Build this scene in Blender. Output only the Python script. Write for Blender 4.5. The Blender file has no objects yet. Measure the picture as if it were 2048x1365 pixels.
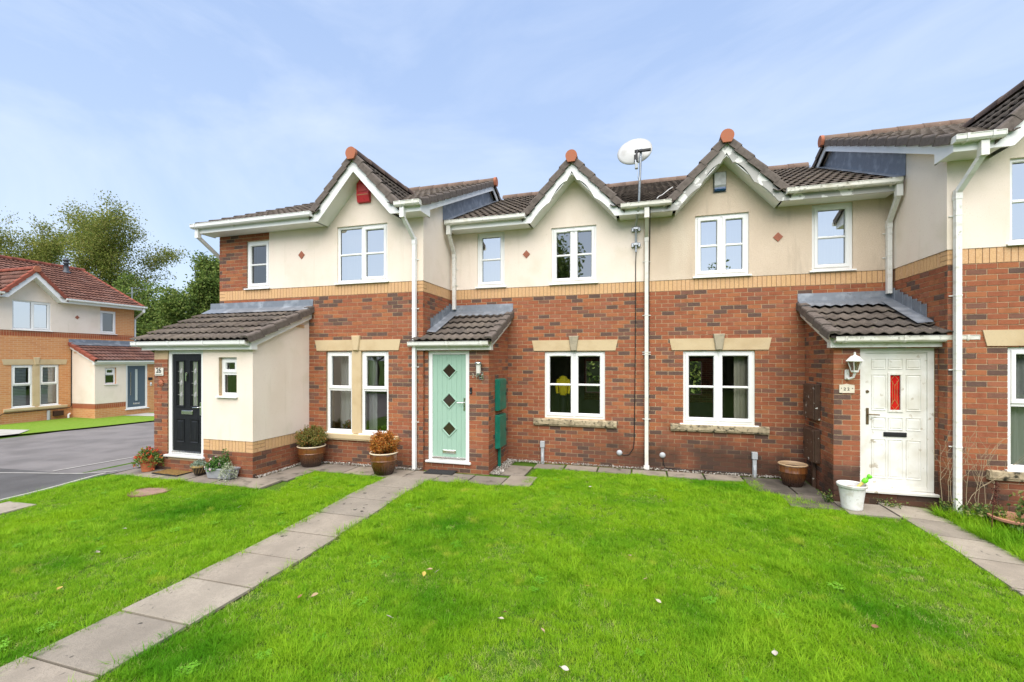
import bpy, bmesh, math, random
import numpy as np
from mathutils import Vector, Matrix, Euler
random.seed(7); RNG = np.random.default_rng(11)
R = math.radians
SC = bpy.context.scene
COL = SC.collection

# ------------------------------------------------------------------ camera, sky, sun, exposure
CAMH = 2.153
cd = bpy.data.cameras.new('camera'); cam = bpy.data.objects.new('camera', cd); COL.objects.link(cam)
cam.location = (0, 0, CAMH); cam.rotation_euler = (R(90), 0, R(16.135))
cd.sensor_width = 36.0; cd.lens = 883.0 / 2048 * 36; cd.shift_y = 0.01846
cd.clip_start = 0.05; cd.clip_end = 3000
SC.camera = cam

SUN_EL, SUN_AZ = R(55), R(170)          # azimuth measured clockwise from +Y
world = bpy.data.worlds.new('World'); SC.world = world; world.use_nodes = True
wn, wl = world.node_tree.nodes, world.node_tree.links
wn.clear()
wout = wn.new('ShaderNodeOutputWorld'); bg = wn.new('ShaderNodeBackground')
sky = wn.new('ShaderNodeTexSky'); sky.sky_type = 'NISHITA'; sky.sun_disc = False
sky.sun_elevation = SUN_EL; sky.sun_rotation = SUN_AZ
sky.air_density = 1.0; sky.dust_density = 1.2; sky.ozone_density = 1.6
tc = wn.new('ShaderNodeTexCoord'); mp = wn.new('ShaderNodeMapping')
mp.inputs['Scale'].default_value = (1.0, 1.6, 3.4); mp.inputs['Rotation'].default_value = (0.2, 0.5, 0.9)
n1 = wn.new('ShaderNodeTexNoise'); n1.inputs['Scale'].default_value = 1.15; n1.inputs['Detail'].default_value = 7
n1.inputs['Roughness'].default_value = 0.58; n1.inputs['Distortion'].default_value = 0.9
rp = wn.new('ShaderNodeValToRGB'); rp.color_ramp.elements[0].position = 0.42; rp.color_ramp.elements[1].position = 0.86
mixc = wn.new('ShaderNodeMixRGB'); mixc.inputs[2].default_value = (7.4, 7.9, 8.6, 1)
gm = wn.new('ShaderNodeMath'); gm.operation = 'MULTIPLY'; gm.inputs[1].default_value = 0.5
base_mix = wn.new('ShaderNodeMixRGB'); base_mix.inputs[0].default_value = 0.62; 
sepz = wn.new('ShaderNodeSeparateXYZ'); mrz = wn.new('ShaderNodeMapRange'); mrz.inputs[1].default_value = 0.05; mrz.inputs[2].default_value = 0.75
hz = wn.new('ShaderNodeMixRGB'); hz.inputs[1].default_value = (6.1, 7.4, 9.3, 1); hz.inputs[2].default_value = (3.8, 5.3, 8.6, 1)
wl.new(tc.outputs['Generated'], sepz.inputs[0]); wl.new(sepz.outputs[2], mrz.inputs[0]); wl.new(mrz.outputs[0], hz.inputs[0]); wl.new(hz.outputs[0], base_mix.inputs[2])
wl.new(tc.outputs['Generated'], mp.inputs[0]); wl.new(mp.outputs[0], n1.inputs['Vector'])
wl.new(n1.outputs['Fac'], rp.inputs[0]); wl.new(rp.outputs[0], gm.inputs[0]); wl.new(gm.outputs[0], mixc.inputs[0])
wl.new(sky.outputs[0], base_mix.inputs[1]); wl.new(base_mix.outputs[0], mixc.inputs[1])
wl.new(mixc.outputs[0], bg.inputs[0]); bg.inputs[1].default_value = 0.079
wl.new(bg.outputs[0], wout.inputs[0])

sd = bpy.data.lights.new('sun', 'SUN'); sun = bpy.data.objects.new('sun', sd); COL.objects.link(sun)
sd.energy = 3.5; sd.angle = R(74); sd.color = (1.0, 0.94, 0.85)
_d = Vector((math.sin(SUN_AZ) * math.cos(SUN_EL), math.cos(SUN_AZ) * math.cos(SUN_EL), math.sin(SUN_EL)))
sun.rotation_euler = _d.to_track_quat('Z', 'Y').to_euler()
sun.location = (0, -10, 20)
vs = SC.view_settings
vs.view_transform = 'Standard'; vs.look = 'None'; vs.exposure = 0.9; vs.gamma = 1.0; vs.use_curve_mapping = False
SC.cycles.max_bounces = 8; SC.cycles.transparent_max_bounces = 12
SC.cycles.use_denoising = True

# ------------------------------------------------------------------ materials
MATS = {}
def srgb(h):
    h = h.lstrip('#'); v = [int(h[i:i + 2], 16) / 255 for i in (0, 2, 4)]
    return tuple(((x + 0.055) / 1.055) ** 2.4 if x > 0.04045 else x / 12.92 for x in v)

def M(name, col, rough=0.7, metal=0.0, layers=(), bump=None, spec=0.35, coord='pos', trans=None, rnd=None, coat=0.0):
    """layers: (scale, colour, lo, hi[, detail, (sx,sy,sz)]) noise blends in world space; bump: (scale, strength)"""
    if name in MATS: return MATS[name]
    m = bpy.data.materials.new(name); m.use_nodes = True
    nt = m.node_tree; N, Lk = nt.nodes, nt.links
    b = N['Principled BSDF']; b.inputs['Roughness'].default_value = rough; b.inputs['Metallic'].default_value = metal
    b.inputs['Specular IOR Level'].default_value = spec; b.inputs['Coat Weight'].default_value = coat
    if coord == 'pos':
        g = N.new('ShaderNodeNewGeometry'); vec = g.outputs['Position']
    else:
        g = N.new('ShaderNodeTexCoord'); vec = g.outputs['Object']
    c = N.new('ShaderNodeRGB'); c.outputs[0].default_value = (*col, 1); cur = c.outputs[0]
    if rnd:
        oi = N.new('ShaderNodeObjectInfo'); rr = N.new('ShaderNodeMixRGB'); rr.inputs[2].default_value = (*rnd, 1)
        Lk.new(oi.outputs['Random'], rr.inputs[0]); Lk.new(cur, rr.inputs[1]); cur = rr.outputs[0]
    for ly in layers:
        sc, c2, lo, hi = ly[:4]; det = ly[4] if len(ly) > 4 else 4
        nz = N.new('ShaderNodeTexNoise'); nz.inputs['Scale'].default_value = sc; nz.inputs['Detail'].default_value = det
        v = vec
        if len(ly) > 5:
            mm = N.new('ShaderNodeMapping'); mm.inputs['Scale'].default_value = ly[5]; Lk.new(v, mm.inputs[0]); v = mm.outputs[0]
        Lk.new(v, nz.inputs['Vector'])
        mr = N.new('ShaderNodeMapRange'); mr.inputs[1].default_value = lo; mr.inputs[2].default_value = hi
        Lk.new(nz.outputs['Fac'], mr.inputs[0])
        mx = N.new('ShaderNodeMixRGB'); Lk.new(mr.outputs[0], mx.inputs[0]); Lk.new(cur, mx.inputs[1])
        mx.inputs[2].default_value = (*c2, 1); cur = mx.outputs[0]
    Lk.new(cur, b.inputs['Base Color'])
    if bump:
        nz = N.new('ShaderNodeTexNoise'); nz.inputs['Scale'].default_value = bump[0]; nz.inputs['Detail'].default_value = 5
        Lk.new(vec, nz.inputs['Vector'])
        bp = N.new('ShaderNodeBump'); bp.inputs['Strength'].default_value = bump[1]; bp.inputs['Distance'].default_value = 0.01
        Lk.new(nz.outputs['Fac'], bp.inputs['Height']); Lk.new(bp.outputs[0], b.inputs['Normal'])
    if trans:
        tr = N.new('ShaderNodeBsdfTranslucent'); mx = N.new('ShaderNodeMixShader'); mx.inputs[0].default_value = trans
        Lk.new(cur, tr.inputs[0]); Lk.new(b.outputs[0], mx.inputs[1]); Lk.new(tr.outputs[0], mx.inputs[2])
        Lk.new(mx.outputs[0], N['Material Output'].inputs[0])
    MATS[name] = m; m['cur'] = 0
    return m

def glass(name, refl, tint=(0.9, 0.95, 0.95)):
    if name in MATS: return MATS[name]
    m = bpy.data.materials.new(name); m.use_nodes = True; N, Lk = m.node_tree.nodes, m.node_tree.links
    N.remove(N['Principled BSDF'])
    fr = N.new('ShaderNodeFresnel'); fr.inputs[0].default_value = 1.5
    ad = N.new('ShaderNodeMath'); ad.operation = 'ADD'; ad.use_clamp = True; ad.inputs[1].default_value = refl
    tr = N.new('ShaderNodeBsdfTransparent'); tr.inputs[0].default_value = (*tint, 1)
    gl = N.new('ShaderNodeBsdfGlossy'); gl.inputs['Roughness'].default_value = 0.0; gl.inputs[0].default_value = (1, 0.985, 0.95, 1)
    mx = N.new('ShaderNodeMixShader')
    g = N.new('ShaderNodeNewGeometry'); nz = N.new('ShaderNodeTexNoise'); nz.inputs['Scale'].default_value = 1.3; nz.inputs['Detail'].default_value = 0
    bp = N.new('ShaderNodeBump'); bp.inputs['Strength'].default_value = 0.22; bp.inputs['Distance'].default_value = 0.02
    Lk.new(g.outputs['Position'], nz.inputs['Vector']); Lk.new(nz.outputs['Fac'], bp.inputs['Height']); Lk.new(bp.outputs[0], gl.inputs['Normal'])
    Lk.new(fr.outputs[0], ad.inputs[0]); Lk.new(ad.outputs[0], mx.inputs[0]); Lk.new(tr.outputs[0], mx.inputs[1]); Lk.new(gl.outputs[0], mx.inputs[2])
    Lk.new(mx.outputs[0], N['Material Output'].inputs[0]); MATS[name] = m
    return m

def brick_mat(name, col, c2, stain=True):
    """fired clay: mottled face, horizontal drag marks, damp dark staining low on the wall"""
    m = M(name, col, 0.85, layers=[(38, c2, 0.42, 0.72, 3, (1, 1, 3.2)), (9, tuple(x * 0.72 for x in col), 0.5, 0.8), (160, (0.62, 0.5, 0.4), 0.66, 0.78, 2)], bump=(150, 0.35), spec=0.2)
    if stain:
        N, Lk = m.node_tree.nodes, m.node_tree.links
        b = N['Principled BSDF']; src = b.inputs['Base Color'].links[0].from_socket
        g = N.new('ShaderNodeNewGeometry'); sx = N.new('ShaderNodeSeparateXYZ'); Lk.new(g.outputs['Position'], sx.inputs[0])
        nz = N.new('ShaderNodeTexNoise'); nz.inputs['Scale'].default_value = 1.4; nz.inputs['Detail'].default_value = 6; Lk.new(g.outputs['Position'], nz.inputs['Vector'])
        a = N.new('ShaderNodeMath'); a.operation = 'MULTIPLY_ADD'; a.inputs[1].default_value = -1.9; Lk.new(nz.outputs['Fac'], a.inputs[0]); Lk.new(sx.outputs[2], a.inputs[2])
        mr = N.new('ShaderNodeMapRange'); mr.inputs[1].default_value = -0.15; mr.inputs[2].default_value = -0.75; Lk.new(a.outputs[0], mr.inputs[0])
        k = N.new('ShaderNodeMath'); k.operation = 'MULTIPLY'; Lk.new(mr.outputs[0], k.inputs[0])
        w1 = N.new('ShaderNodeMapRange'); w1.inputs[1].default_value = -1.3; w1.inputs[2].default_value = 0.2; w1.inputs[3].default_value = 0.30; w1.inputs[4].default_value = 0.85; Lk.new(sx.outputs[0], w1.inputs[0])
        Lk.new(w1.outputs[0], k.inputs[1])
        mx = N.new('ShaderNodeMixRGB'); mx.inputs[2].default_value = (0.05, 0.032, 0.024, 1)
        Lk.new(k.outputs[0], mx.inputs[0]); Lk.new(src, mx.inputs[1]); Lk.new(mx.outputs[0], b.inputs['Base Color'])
    return m

BR = [brick_mat('brick_red', (0.310, 0.102, 0.048), (0.25, 0.080, 0.042)), brick_mat('brick_orange', (0.355, 0.130, 0.056), (0.29, 0.098, 0.046)),
      brick_mat('brick_rust', (0.265, 0.086, 0.044), (0.31, 0.105, 0.052)), brick_mat('brick_pink', (0.315, 0.118, 0.064), (0.27, 0.088, 0.048)),
      brick_mat('brick_dark', (0.128, 0.074, 0.057), (0.092, 0.057, 0.048)), brick_mat('brick_brown', (0.205, 0.092, 0.060), (0.145, 0.072, 0.055))]
BRW = [0.26, 0.20, 0.19, 0.10, 0.135, 0.115]
MORTAR = brick_mat('mortar', (0.54, 0.40, 0.25), (0.47, 0.345, 0.215))
CREAMB = [M('buff_brick_a', (0.62, 0.39, 0.20), 0.85, layers=[(60, (0.52, 0.31, 0.15), 0.45, 0.7), (190, (0.33, 0.2, 0.12), 0.68, 0.78, 1)], bump=(150, 0.3), spec=0.2),
          M('buff_brick_b', (0.57, 0.34, 0.175), 0.85, layers=[(60, (0.62, 0.42, 0.24), 0.45, 0.7), (190, (0.33, 0.2, 0.12), 0.68, 0.78, 1)], bump=(150, 0.3), spec=0.2)]
CREAM_JOINT = M('buff_joint', (0.27, 0.165, 0.10), 0.9)
RENDER = M('cream_render', (0.79, 0.685, 0.592), 0.9, layers=[(1.1, (0.73, 0.62, 0.515), 0.45, 0.75), (3.5, (0.80, 0.71, 0.61), 0.5, 0.8, 6, (1, 1, 0.25)), (45, (0.62, 0.55, 0.43), 0.62, 0.8), (7, (0.64, 0.55, 0.44), 0.62, 0.90, 6, (1, 1, 0.10)), (1.6, (0.66, 0.58, 0.46), 0.56, 0.80, 7)], bump=(120, 0.35), spec=0.15)
PEBBLE = M('pebbledash_render', (0.68, 0.56, 0.44), 0.92, layers=[(150, (0.48, 0.37, 0.27), 0.50, 0.66, 2), (1.0, (0.57, 0.46, 0.35), 0.45, 0.7), (3.0, (0.68, 0.58, 0.46), 0.5, 0.8, 6, (1, 1, 0.25)), (6, (0.46, 0.37, 0.28), 0.58, 0.82, 6, (1, 1, 0.12))], bump=(110, 0.9), spec=0.15)
PVC = M('white_upvc', (0.78, 0.78, 0.77), 0.35, layers=[(2.5, (0.72, 0.72, 0.70), 0.5, 0.8)], spec=0.45)
PVCW = M('weathered_upvc', (0.74, 0.73, 0.69), 0.5, layers=[(6, (0.60, 0.58, 0.50), 0.52, 0.72, 6, (1, 1, 2.5)), (22, (0.42, 0.41, 0.32), 0.62, 0.78, 6)], spec=0.35)
GRIMY = M('grimy_upvc', (0.72, 0.70, 0.64), 0.6, layers=[(5, (0.52, 0.49, 0.40), 0.45, 0.68, 6, (1, 1, 3)), (16, (0.22, 0.21, 0.16), 0.58, 0.74, 7)], spec=0.3)
PEEL = M('peeling_paint', (0.76, 0.75, 0.72), 0.7, layers=[(5.5, (0.40, 0.39, 0.37), 0.415, 0.44, 7), (30, (0.30, 0.29, 0.27), 0.66, 0.69, 4)], bump=(9, 0.4))
TILES = [M('roof_tile_%d' % i, c, 0.93, layers=[(7, tuple(x * 0.66 for x in c), 0.45, 0.72, 6), (36, (0.29, 0.245, 0.18), 0.60, 0.76, 5), (1.2, (0.075, 0.06, 0.05), 0.52, 0.75), (13, (0.10, 0.11, 0.035), 0.66, 0.76, 4)], bump=(70, 0.5), spec=0.12)
         for i, c in enumerate([(0.122, 0.102, 0.087), (0.140, 0.116, 0.097), (0.100, 0.085, 0.074), (0.115, 0.094, 0.079)])]
VERGE = M('verge_cap', (0.135, 0.112, 0.098), 0.9, layers=[(14, (0.09, 0.075, 0.066), 0.45, 0.7, 6), (60, (0.2, 0.175, 0.15), 0.6, 0.75)], bump=(80, 0.3), spec=0.15)
RIDGE = M('weathered_ridge', (0.19, 0.135, 0.105), 0.92, layers=[(8, (0.16, 0.105, 0.08), 0.4, 0.7, 6), (40, (0.32, 0.25, 0.17), 0.62, 0.75)], bump=(60, 0.4), spec=0.15)
TERRA = M('terracotta', (0.37, 0.135, 0.075), 0.8, layers=[(30, (0.40, 0.12, 0.06), 0.5, 0.75)], bump=(90, 0.3), spec=0.25)
REDT = [M('red_tile_%d' % i, c, 0.9, layers=[(9, tuple(x * 0.7 for x in c), 0.45, 0.75, 6)], bump=(60, 0.4), spec=0.15) for i, c in enumerate([(0.165, 0.082, 0.062), (0.20, 0.10, 0.076), (0.145, 0.072, 0.057), (0.19, 0.104, 0.084)])]
REDV = M('red_verge', (0.25, 0.075, 0.048), 0.85, layers=[(12, (0.22, 0.065, 0.045), 0.45, 0.75)], spec=0.2)
DECK = M('roof_underlay', (0.05, 0.04, 0.035), 0.95)
LEAD = M('lead_flashing', (0.20, 0.222, 0.255), 0.5, metal=0.35, layers=[(5, (0.36, 0.39, 0.43), 0.50, 0.72, 6), (20, (0.16, 0.17, 0.19), 0.58, 0.75, 6)], bump=(14, 0.5), spec=0.4)
STONE = M('cast_stone', (0.55, 0.43, 0.265), 0.88, layers=[(3, (0.48, 0.36, 0.21), 0.45, 0.7), (70, (0.44, 0.35, 0.23), 0.58, 0.75)], bump=(130, 0.3), spec=0.2)
STONED = M('stained_stone', (0.44, 0.36, 0.24), 0.9, layers=[(8, (0.22, 0.175, 0.115), 0.44, 0.66, 7), (15, (0.045, 0.042, 0.03), 0.53, 0.66, 8)], bump=(60, 0.6), spec=0.15)
GLASS = glass('window_glass', 0.02); GLASSR = glass('window_glass_bright', 0.68); GLASSM = glass('window_glass_mid', 0.14); GLASSU = glass('window_glass_upper', 0.34)
INT = M('interior_plaster', (0.68, 0.64, 0.56), 0.9); INTF = M('interior_floor', (0.16, 0.12, 0.09), 0.7)
CURT = M('white_curtain', (0.78, 0.76, 0.72), 0.9, trans=0.35, layers=[(30, (0.66, 0.64, 0.6), 0.4, 0.7, 2, (1, 1, 0.05))])
BEIGEC = M('beige_curtain', (0.52, 0.46, 0.36), 0.9, layers=[(30, (0.42, 0.37, 0.29), 0.4, 0.7, 2, (1, 1, 0.05))])
CHROME = M('chrome', (0.72, 0.72, 0.70), 0.16, metal=1.0); STEEL = M('galvanised_steel', (0.42, 0.44, 0.46), 0.4, metal=0.8, layers=[(25, (0.3, 0.32, 0.34), 0.5, 0.7)])
BLACKP = M('black_plastic', (0.016, 0.016, 0.017), 0.45); GREYP = M('grey_plastic', (0.40, 0.42, 0.44), 0.5); DARKGREY = M('dark_gap', (0.02, 0.02, 0.02), 0.8)
SEAL = M('glazing_seal', (0.03, 0.03, 0.03), 0.6)

# ------------------------------------------------------------------ mesh helpers
def tag(o, label=None, cat=None, group=None, kind=None):
    if label: o['label'] = label
    if cat: o['category'] = cat
    if group: o['group'] = group
    if kind: o['kind'] = kind
    return o

def empty(name, loc=(0, 0, 0), rz=0.0):
    o = bpy.data.objects.new(name, None); COL.objects.link(o); o.location = loc; o.rotation_euler = (0, 0, rz); o.empty_display_size = 0.1
    return o

def obj(name, me, parent=None):
    o = bpy.data.objects.new(name, me); COL.objects.link(o)
    if parent is not None: o.parent = parent
    return o

class MB:
    """collects shapes (x scaled by sg) and links them as one mesh object"""
    def __init__(s, sg=1): s.v, s.f, s.mi, s.sg, s.cur = [], [], [], sg, 0
    def _a(s, vs, fs):
        n = len(s.v); s.v += [(x * s.sg, y, z) for x, y, z in vs]; s.f += [tuple(i + n for i in f) for f in fs]; s.mi += [s.cur] * len(fs)
        return s
    def box(s, x0, x1, y0, y1, z0, z1, mat=None):
        vs = [(x, y, z) for z in (z0, z1) for y in (y0, y1) for x in (x0, x1)]
        if mat is not None: vs = [tuple(mat @ Vector(p)) for p in vs]
        return s._a(vs, [(0, 2, 3, 1), (4, 5, 7, 6), (0, 1, 5, 4), (2, 6, 7, 3), (0, 4, 6, 2), (1, 3, 7, 5)])
    def bbox(s, x0, x1, y0, y1, z0, z1, b=0.004, mat=None):
        """box with chamfered edges all round"""
        vs = []; X, Y, Z = (x0, x1), (y0, y1), (z0, z1)
        idx = {}
        for i in (0, 1):
            for j in (0, 1):
                for k in (0, 1):
                    sx, sy, sz = (b, -b)[i], (b, -b)[j], (b, -b)[k]
                    for ax, p in (('x', (X[i], Y[j] + sy, Z[k] + sz)), ('y', (X[i] + sx, Y[j], Z[k] + sz)), ('z', (X[i] + sx, Y[j] + sy, Z[k]))):
                        idx[(i, j, k, ax)] = len(vs); vs.append(p)
        f = []
        for i in (0, 1): f.append([idx[(i, j, k, 'x')] for j, k in ((0, 0), (1, 0), (1, 1), (0, 1))])
        for j in (0, 1): f.append([idx[(i, j, k, 'y')] for i, k in ((0, 0), (1, 0), (1, 1), (0, 1))])
        for k in (0, 1): f.append([idx[(i, j, k, 'z')] for i, j in ((0, 0), (1, 0), (1, 1), (0, 1))])
        for i in (0, 1):
            for j in (0, 1): f.append([idx[(i, j, 0, 'x')], idx[(i, j, 1, 'x')], idx[(i, j, 1, 'y')], idx[(i, j, 0, 'y')]])
            for k in (0, 1): f.append([idx[(i, 0, k, 'x')], idx[(i, 1, k, 'x')], idx[(i, 1, k, 'z')], idx[(i, 0, k, 'z')]])
        for j in (0, 1):
            for k in (0, 1): f.append([idx[(0, j, k, 'y')], idx[(1, j, k, 'y')], idx[(1, j, k, 'z')], idx[(0, j, k, 'z')]])
        for i in (0, 1):
            for j in (0, 1):
                for k in (0, 1): f.append([idx[(i, j, k, 'x')], idx[(i, j, k, 'y')], idx[(i, j, k, 'z')]])
        if mat is not None: vs = [tuple(mat @ Vector(p)) for p in vs]
        return s._a(vs, f)
    def prism(s, poly, y0, y1, axis='y'):
        """extrude polygon: axis y -> poly in (x,z); axis x -> poly in (y,z); axis z -> poly in (x,y)"""
        n = len(poly)
        def P(p, t): return (p[0], t, p[1]) if axis == 'y' else (t, p[0], p[1]) if axis == 'x' else (p[0], p[1], t)
        return s._a([P(p, y0) for p in poly] + [P(p, y1) for p in poly],
                    [tuple(range(n)), tuple(range(2 * n - 1, n - 1, -1))] + [(i, (i + 1) % n, n + (i + 1) % n, n + i) for i in range(n)])
    def strip(s, rows, close=False):
        """grid of point rows"""
        n = len(rows[0]); vs = [p for r in rows for p in r]; f = []
        for i in range(len(rows) - 1):
            for j in range(n if close else n - 1):
                f.append((i * n + j, i * n + (j + 1) % n, (i + 1) * n + (j + 1) % n, (i + 1) * n + j))
        return s._a(vs, f)
    def ring(s, x0, x1, z0, z1, prof, y):
        """rectangular frame: profile [(inset, y offset)...] swept round with mitred corners; closed"""
        rows = [[(x0 + t, y + d, z0 + t), (x1 - t, y + d, z0 + t), (x1 - t, y + d, z1 - t), (x0 + t, y + d, z1 - t)] for t, d in prof]
        return s.strip(rows + rows[:1], close=True)
    def lathe(s, prof, c=(0, 0, 0), n=24, axis='z', cap=True):
        rows = []
        for r, h in prof:
            row = []
            for k in range(n):
                a = 2 * math.pi * k / n; u, w = r * math.cos(a), r * math.sin(a)
                row.append((c[0] + u, c[1] + w, c[2] + h) if axis == 'z' else (c[0] + u, c[1] + h, c[2] + w) if axis == 'y' else (c[0] + h, c[1] + u, c[2] + w))
            rows.append(row)
        s.strip(rows, close=True)
        if cap:
            for row in (rows[0], rows[-1]): s._a(row, [tuple(range(n))])
        return s
    def tube(s, pts, rad, n=8, cap=True):
        pts = [Vector(p) for p in pts]
        if not hasattr(rad, '__len__'): rad = [rad] * len(pts)
        rows = []; ref = None
        for i, p in enumerate(pts):
            t = (pts[min(i + 1, len(pts) - 1)] - pts[max(i - 1, 0)]).normalized()
            if ref is None: ref = Vector((0, 0, 1)) if abs(t.z) < 0.9 else Vector((1, 0, 0))
            u = (ref - t * ref.dot(t)).normalized(); w = t.cross(u); ref = u
            rows.append([tuple(p + (u * math.cos(2 * math.pi * k / n) + w * math.sin(2 * math.pi * k / n)) * rad[i]) for k in range(n)])
        s.strip(rows, close=True)
        if cap:
            for row in (rows[0], rows[-1]): s._a(row, [tuple(range(n))])
        return s
    def sqpipe(s, pts, w=0.032):
        """square downpipe along points in a plane x = const; half width w"""
        for a, b in zip(pts[:-1], pts[1:]):
            a, b = Vector(a), Vector(b); t = (b - a).normalized(); x = Vector((1, 0, 0)); n = t.cross(x).normalized()
            a2, b2 = a - t * w * 0.3, b + t * w * 0.3
            s.strip([[tuple(p + x * w * i + n * w * j) for i, j in ((-1, -1), (1, -1), (1, 1), (-1, 1))] for p in (a2, b2)], close=True)
        return s
    def quad(s, a, b, c, d): return s._a([a, b, c, d], [(0, 1, 2, 3)])
    def build(s, name, mats, parent=None, smooth=False, recalc=True):
        me = bpy.data.meshes.new(name); me.from_pydata(s.v, [], s.f)
        if not isinstance(mats, (list, tuple)): mats = [mats]
        for m in mats: me.materials.append(m)
        if any(s.mi): me.polygons.foreach_set('material_index', s.mi)
        if recalc:
            bm = bmesh.new(); bm.from_mesh(me); bmesh.ops.recalc_face_normals(bm, faces=bm.faces); bm.to_mesh(me); bm.free()
        if smooth: me.polygons.foreach_set('use_smooth', [True] * len(me.polygons))
        me.update()
        return obj(name, me, parent)

def smooth_by_angle(o, ang=40):
    me = o.data; me.polygons.foreach_set('use_smooth', [True] * len(me.polygons))
    bm = bmesh.new(); bm.from_mesh(me)
    for e in bm.edges:
        if len(e.link_faces) == 2 and e.calc_face_angle(0) > R(ang): e.smooth = False
    bm.to_mesh(me); bm.free(); return o

def text_mesh(name, body, size, mat, loc, rot, parent=None, extrude=0.002, align='CENTER', bold=0.0):
    cu = bpy.data.curves.new(name, 'FONT'); cu.body = body; cu.size = size; cu.extrude = extrude; cu.align_x = align; cu.align_y = 'CENTER'; cu.offset = bold
    t = bpy.data.objects.new(name, cu); COL.objects.link(t)
    dg = bpy.context.evaluated_depsgraph_get(); me = bpy.data.meshes.new_from_object(t.evaluated_get(dg))
    bpy.data.objects.remove(t); bpy.data.curves.remove(cu)
    me.materials.clear(); me.materials.append(mat)
    o = obj(name, me, parent); o.location = loc; o.rotation_euler = rot
    return o

SIN, COS = math.sin(R(16.135)), math.cos(R(16.135))
def project(p):
    x, y, z = p; dep = -SIN * x + COS * y
    if dep < 0.2: return None
    return 1024 + 883 * (COS * x + SIN * y) / dep, 720.3 - 883 * (z - CAMH) / dep, dep

_unit = {}
def unit_box(mat):
    """shared unit cube for bricks (scaled per object)"""
    if mat.name not in _unit:
        b = MB().box(-.5, .5, -.5, .5, -.5, .5); me = bpy.data.meshes.new('brick'); me.from_pydata(b.v, [], b.f); me.materials.append(mat); _unit[mat.name] = me
    return _unit[mat.name]

def joined_boxes(name, items, mats, parent):
    """many bricks as one mesh of kind stuff; items: (centre, size, material index)"""
    if not items: return None
    c = np.array([i[0] for i in items]); z = np.array([i[1] for i in items]); mi = np.array([i[2] for i in items])
    b = MB().box(-.5, .5, -.5, .5, -.5, .5); uv = np.array(b.v); uf = np.array(b.f)
    V = (c[:, None, :] + uv[None] * z[:, None, :]).reshape(-1, 3)
    Fc = (uf[None] + (np.arange(len(items)) * 8)[:, None, None]).reshape(-1, 4)
    me = bpy.data.meshes.new(name); me.from_pydata(V.tolist(), [], Fc.tolist())
    for m in mats: me.materials.append(m)
    me.polygons.foreach_set('material_index', np.repeat(mi, 6)); me.update()
    o = obj(name, me, parent); o['kind'] = 'stuff'; return o

def joined_copies(name, src_v, src_f, mats4, items, mats, parent):
    """copies of one small mesh at given matrices joined into one; items: material index"""
    if not len(mats4): return None
    sv = np.c_[np.array(src_v), np.ones(len(src_v))]
    A = np.array([np.array(m) for m in mats4]); V = np.einsum('nij,vj->nvi', A, sv)[:, :, :3].reshape(-1, 3)
    nv = len(src_v); faces = []; mi = []
    for k in range(len(mats4)):
        faces += [tuple(i + k * nv for i in f) for f in src_f]; mi += [items[k]] * len(src_f)
    me = bpy.data.meshes.new(name); me.from_pydata(V.tolist(), [], faces)
    for m in mats: me.materials.append(m)
    me.polygons.foreach_set('material_index', mi); me.polygons.foreach_set('use_smooth', [True] * len(mi)); me.update()
    o = obj(name, me, parent); o['kind'] = 'stuff'; return o

# ------------------------------------------------------------------ houses
SL = 0.466            # slope of the main roofs (25 degrees)
TG = 1.072            # slope of the small front gables (47 degrees)
TW, TL_ = 0.30, 0.37  # roof tile cover width and length

def tile_mesh_data(nx=12):
    v, f = [], []
    for j, y in enumerate((0.0, TL_)):
        for i in range(nx + 1):
            x = -TW / 2 + TW * i / nx
            w = math.cos(2 * math.pi * x / (TW / 2))
            v.append((x, y, 0.019 * (w if w > 0 else w * 0.55) + 0.040 * (1 - y / 0.33)))
    n = nx + 1
    for i in range(nx): f.append((i, i + 1, n + i + 1, n + i))
    b = len(v)
    for i in range(n): v.append((v[i][0], v[i][1] + 0.003, v[i][2] - 0.016))
    for i in range(nx): f.append((b + i, b + i + 1, i + 1, i))
    return v, f
TILE_V, TILE_F = tile_mesh_data()

def cap_mesh_data(gauge):
    """dry-verge cap: rounded top, long side skirt; x outward, y up the slope, z normal"""
    pr = [(-0.10, 0.030), (-0.07, 0.046), (0.02, 0.048), (0.045, 0.038), (0.055, 0.018), (0.058, -0.085), (0.046, -0.088), (0.044, 0.0)]
    v = []; L = gauge + 0.03
    for y, dz in ((0.0, 0.028), (L, 0.0)):
        s = 1.0 if y == 0 else 0.93
        v += [(px * s, y, pz + dz) for px, pz in pr]
    n = len(pr); f = [(i, i + 1, n + i + 1, n + i) for i in range(n - 1)] + [tuple(range(n)), tuple(range(2 * n - 1, n - 1, -1))]
    return v, f

_shared = {}
def shared(key, v, f, mat, smooth=True):
    if key not in _shared:
        me = bpy.data.meshes.new(key[0]); me.from_pydata(v, [], f); me.materials.append(mat)
        if smooth: me.polygons.foreach_set('use_smooth', [True] * len(me.polygons))
        me.update(); _shared[key] = me
    return _shared[key]

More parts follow.
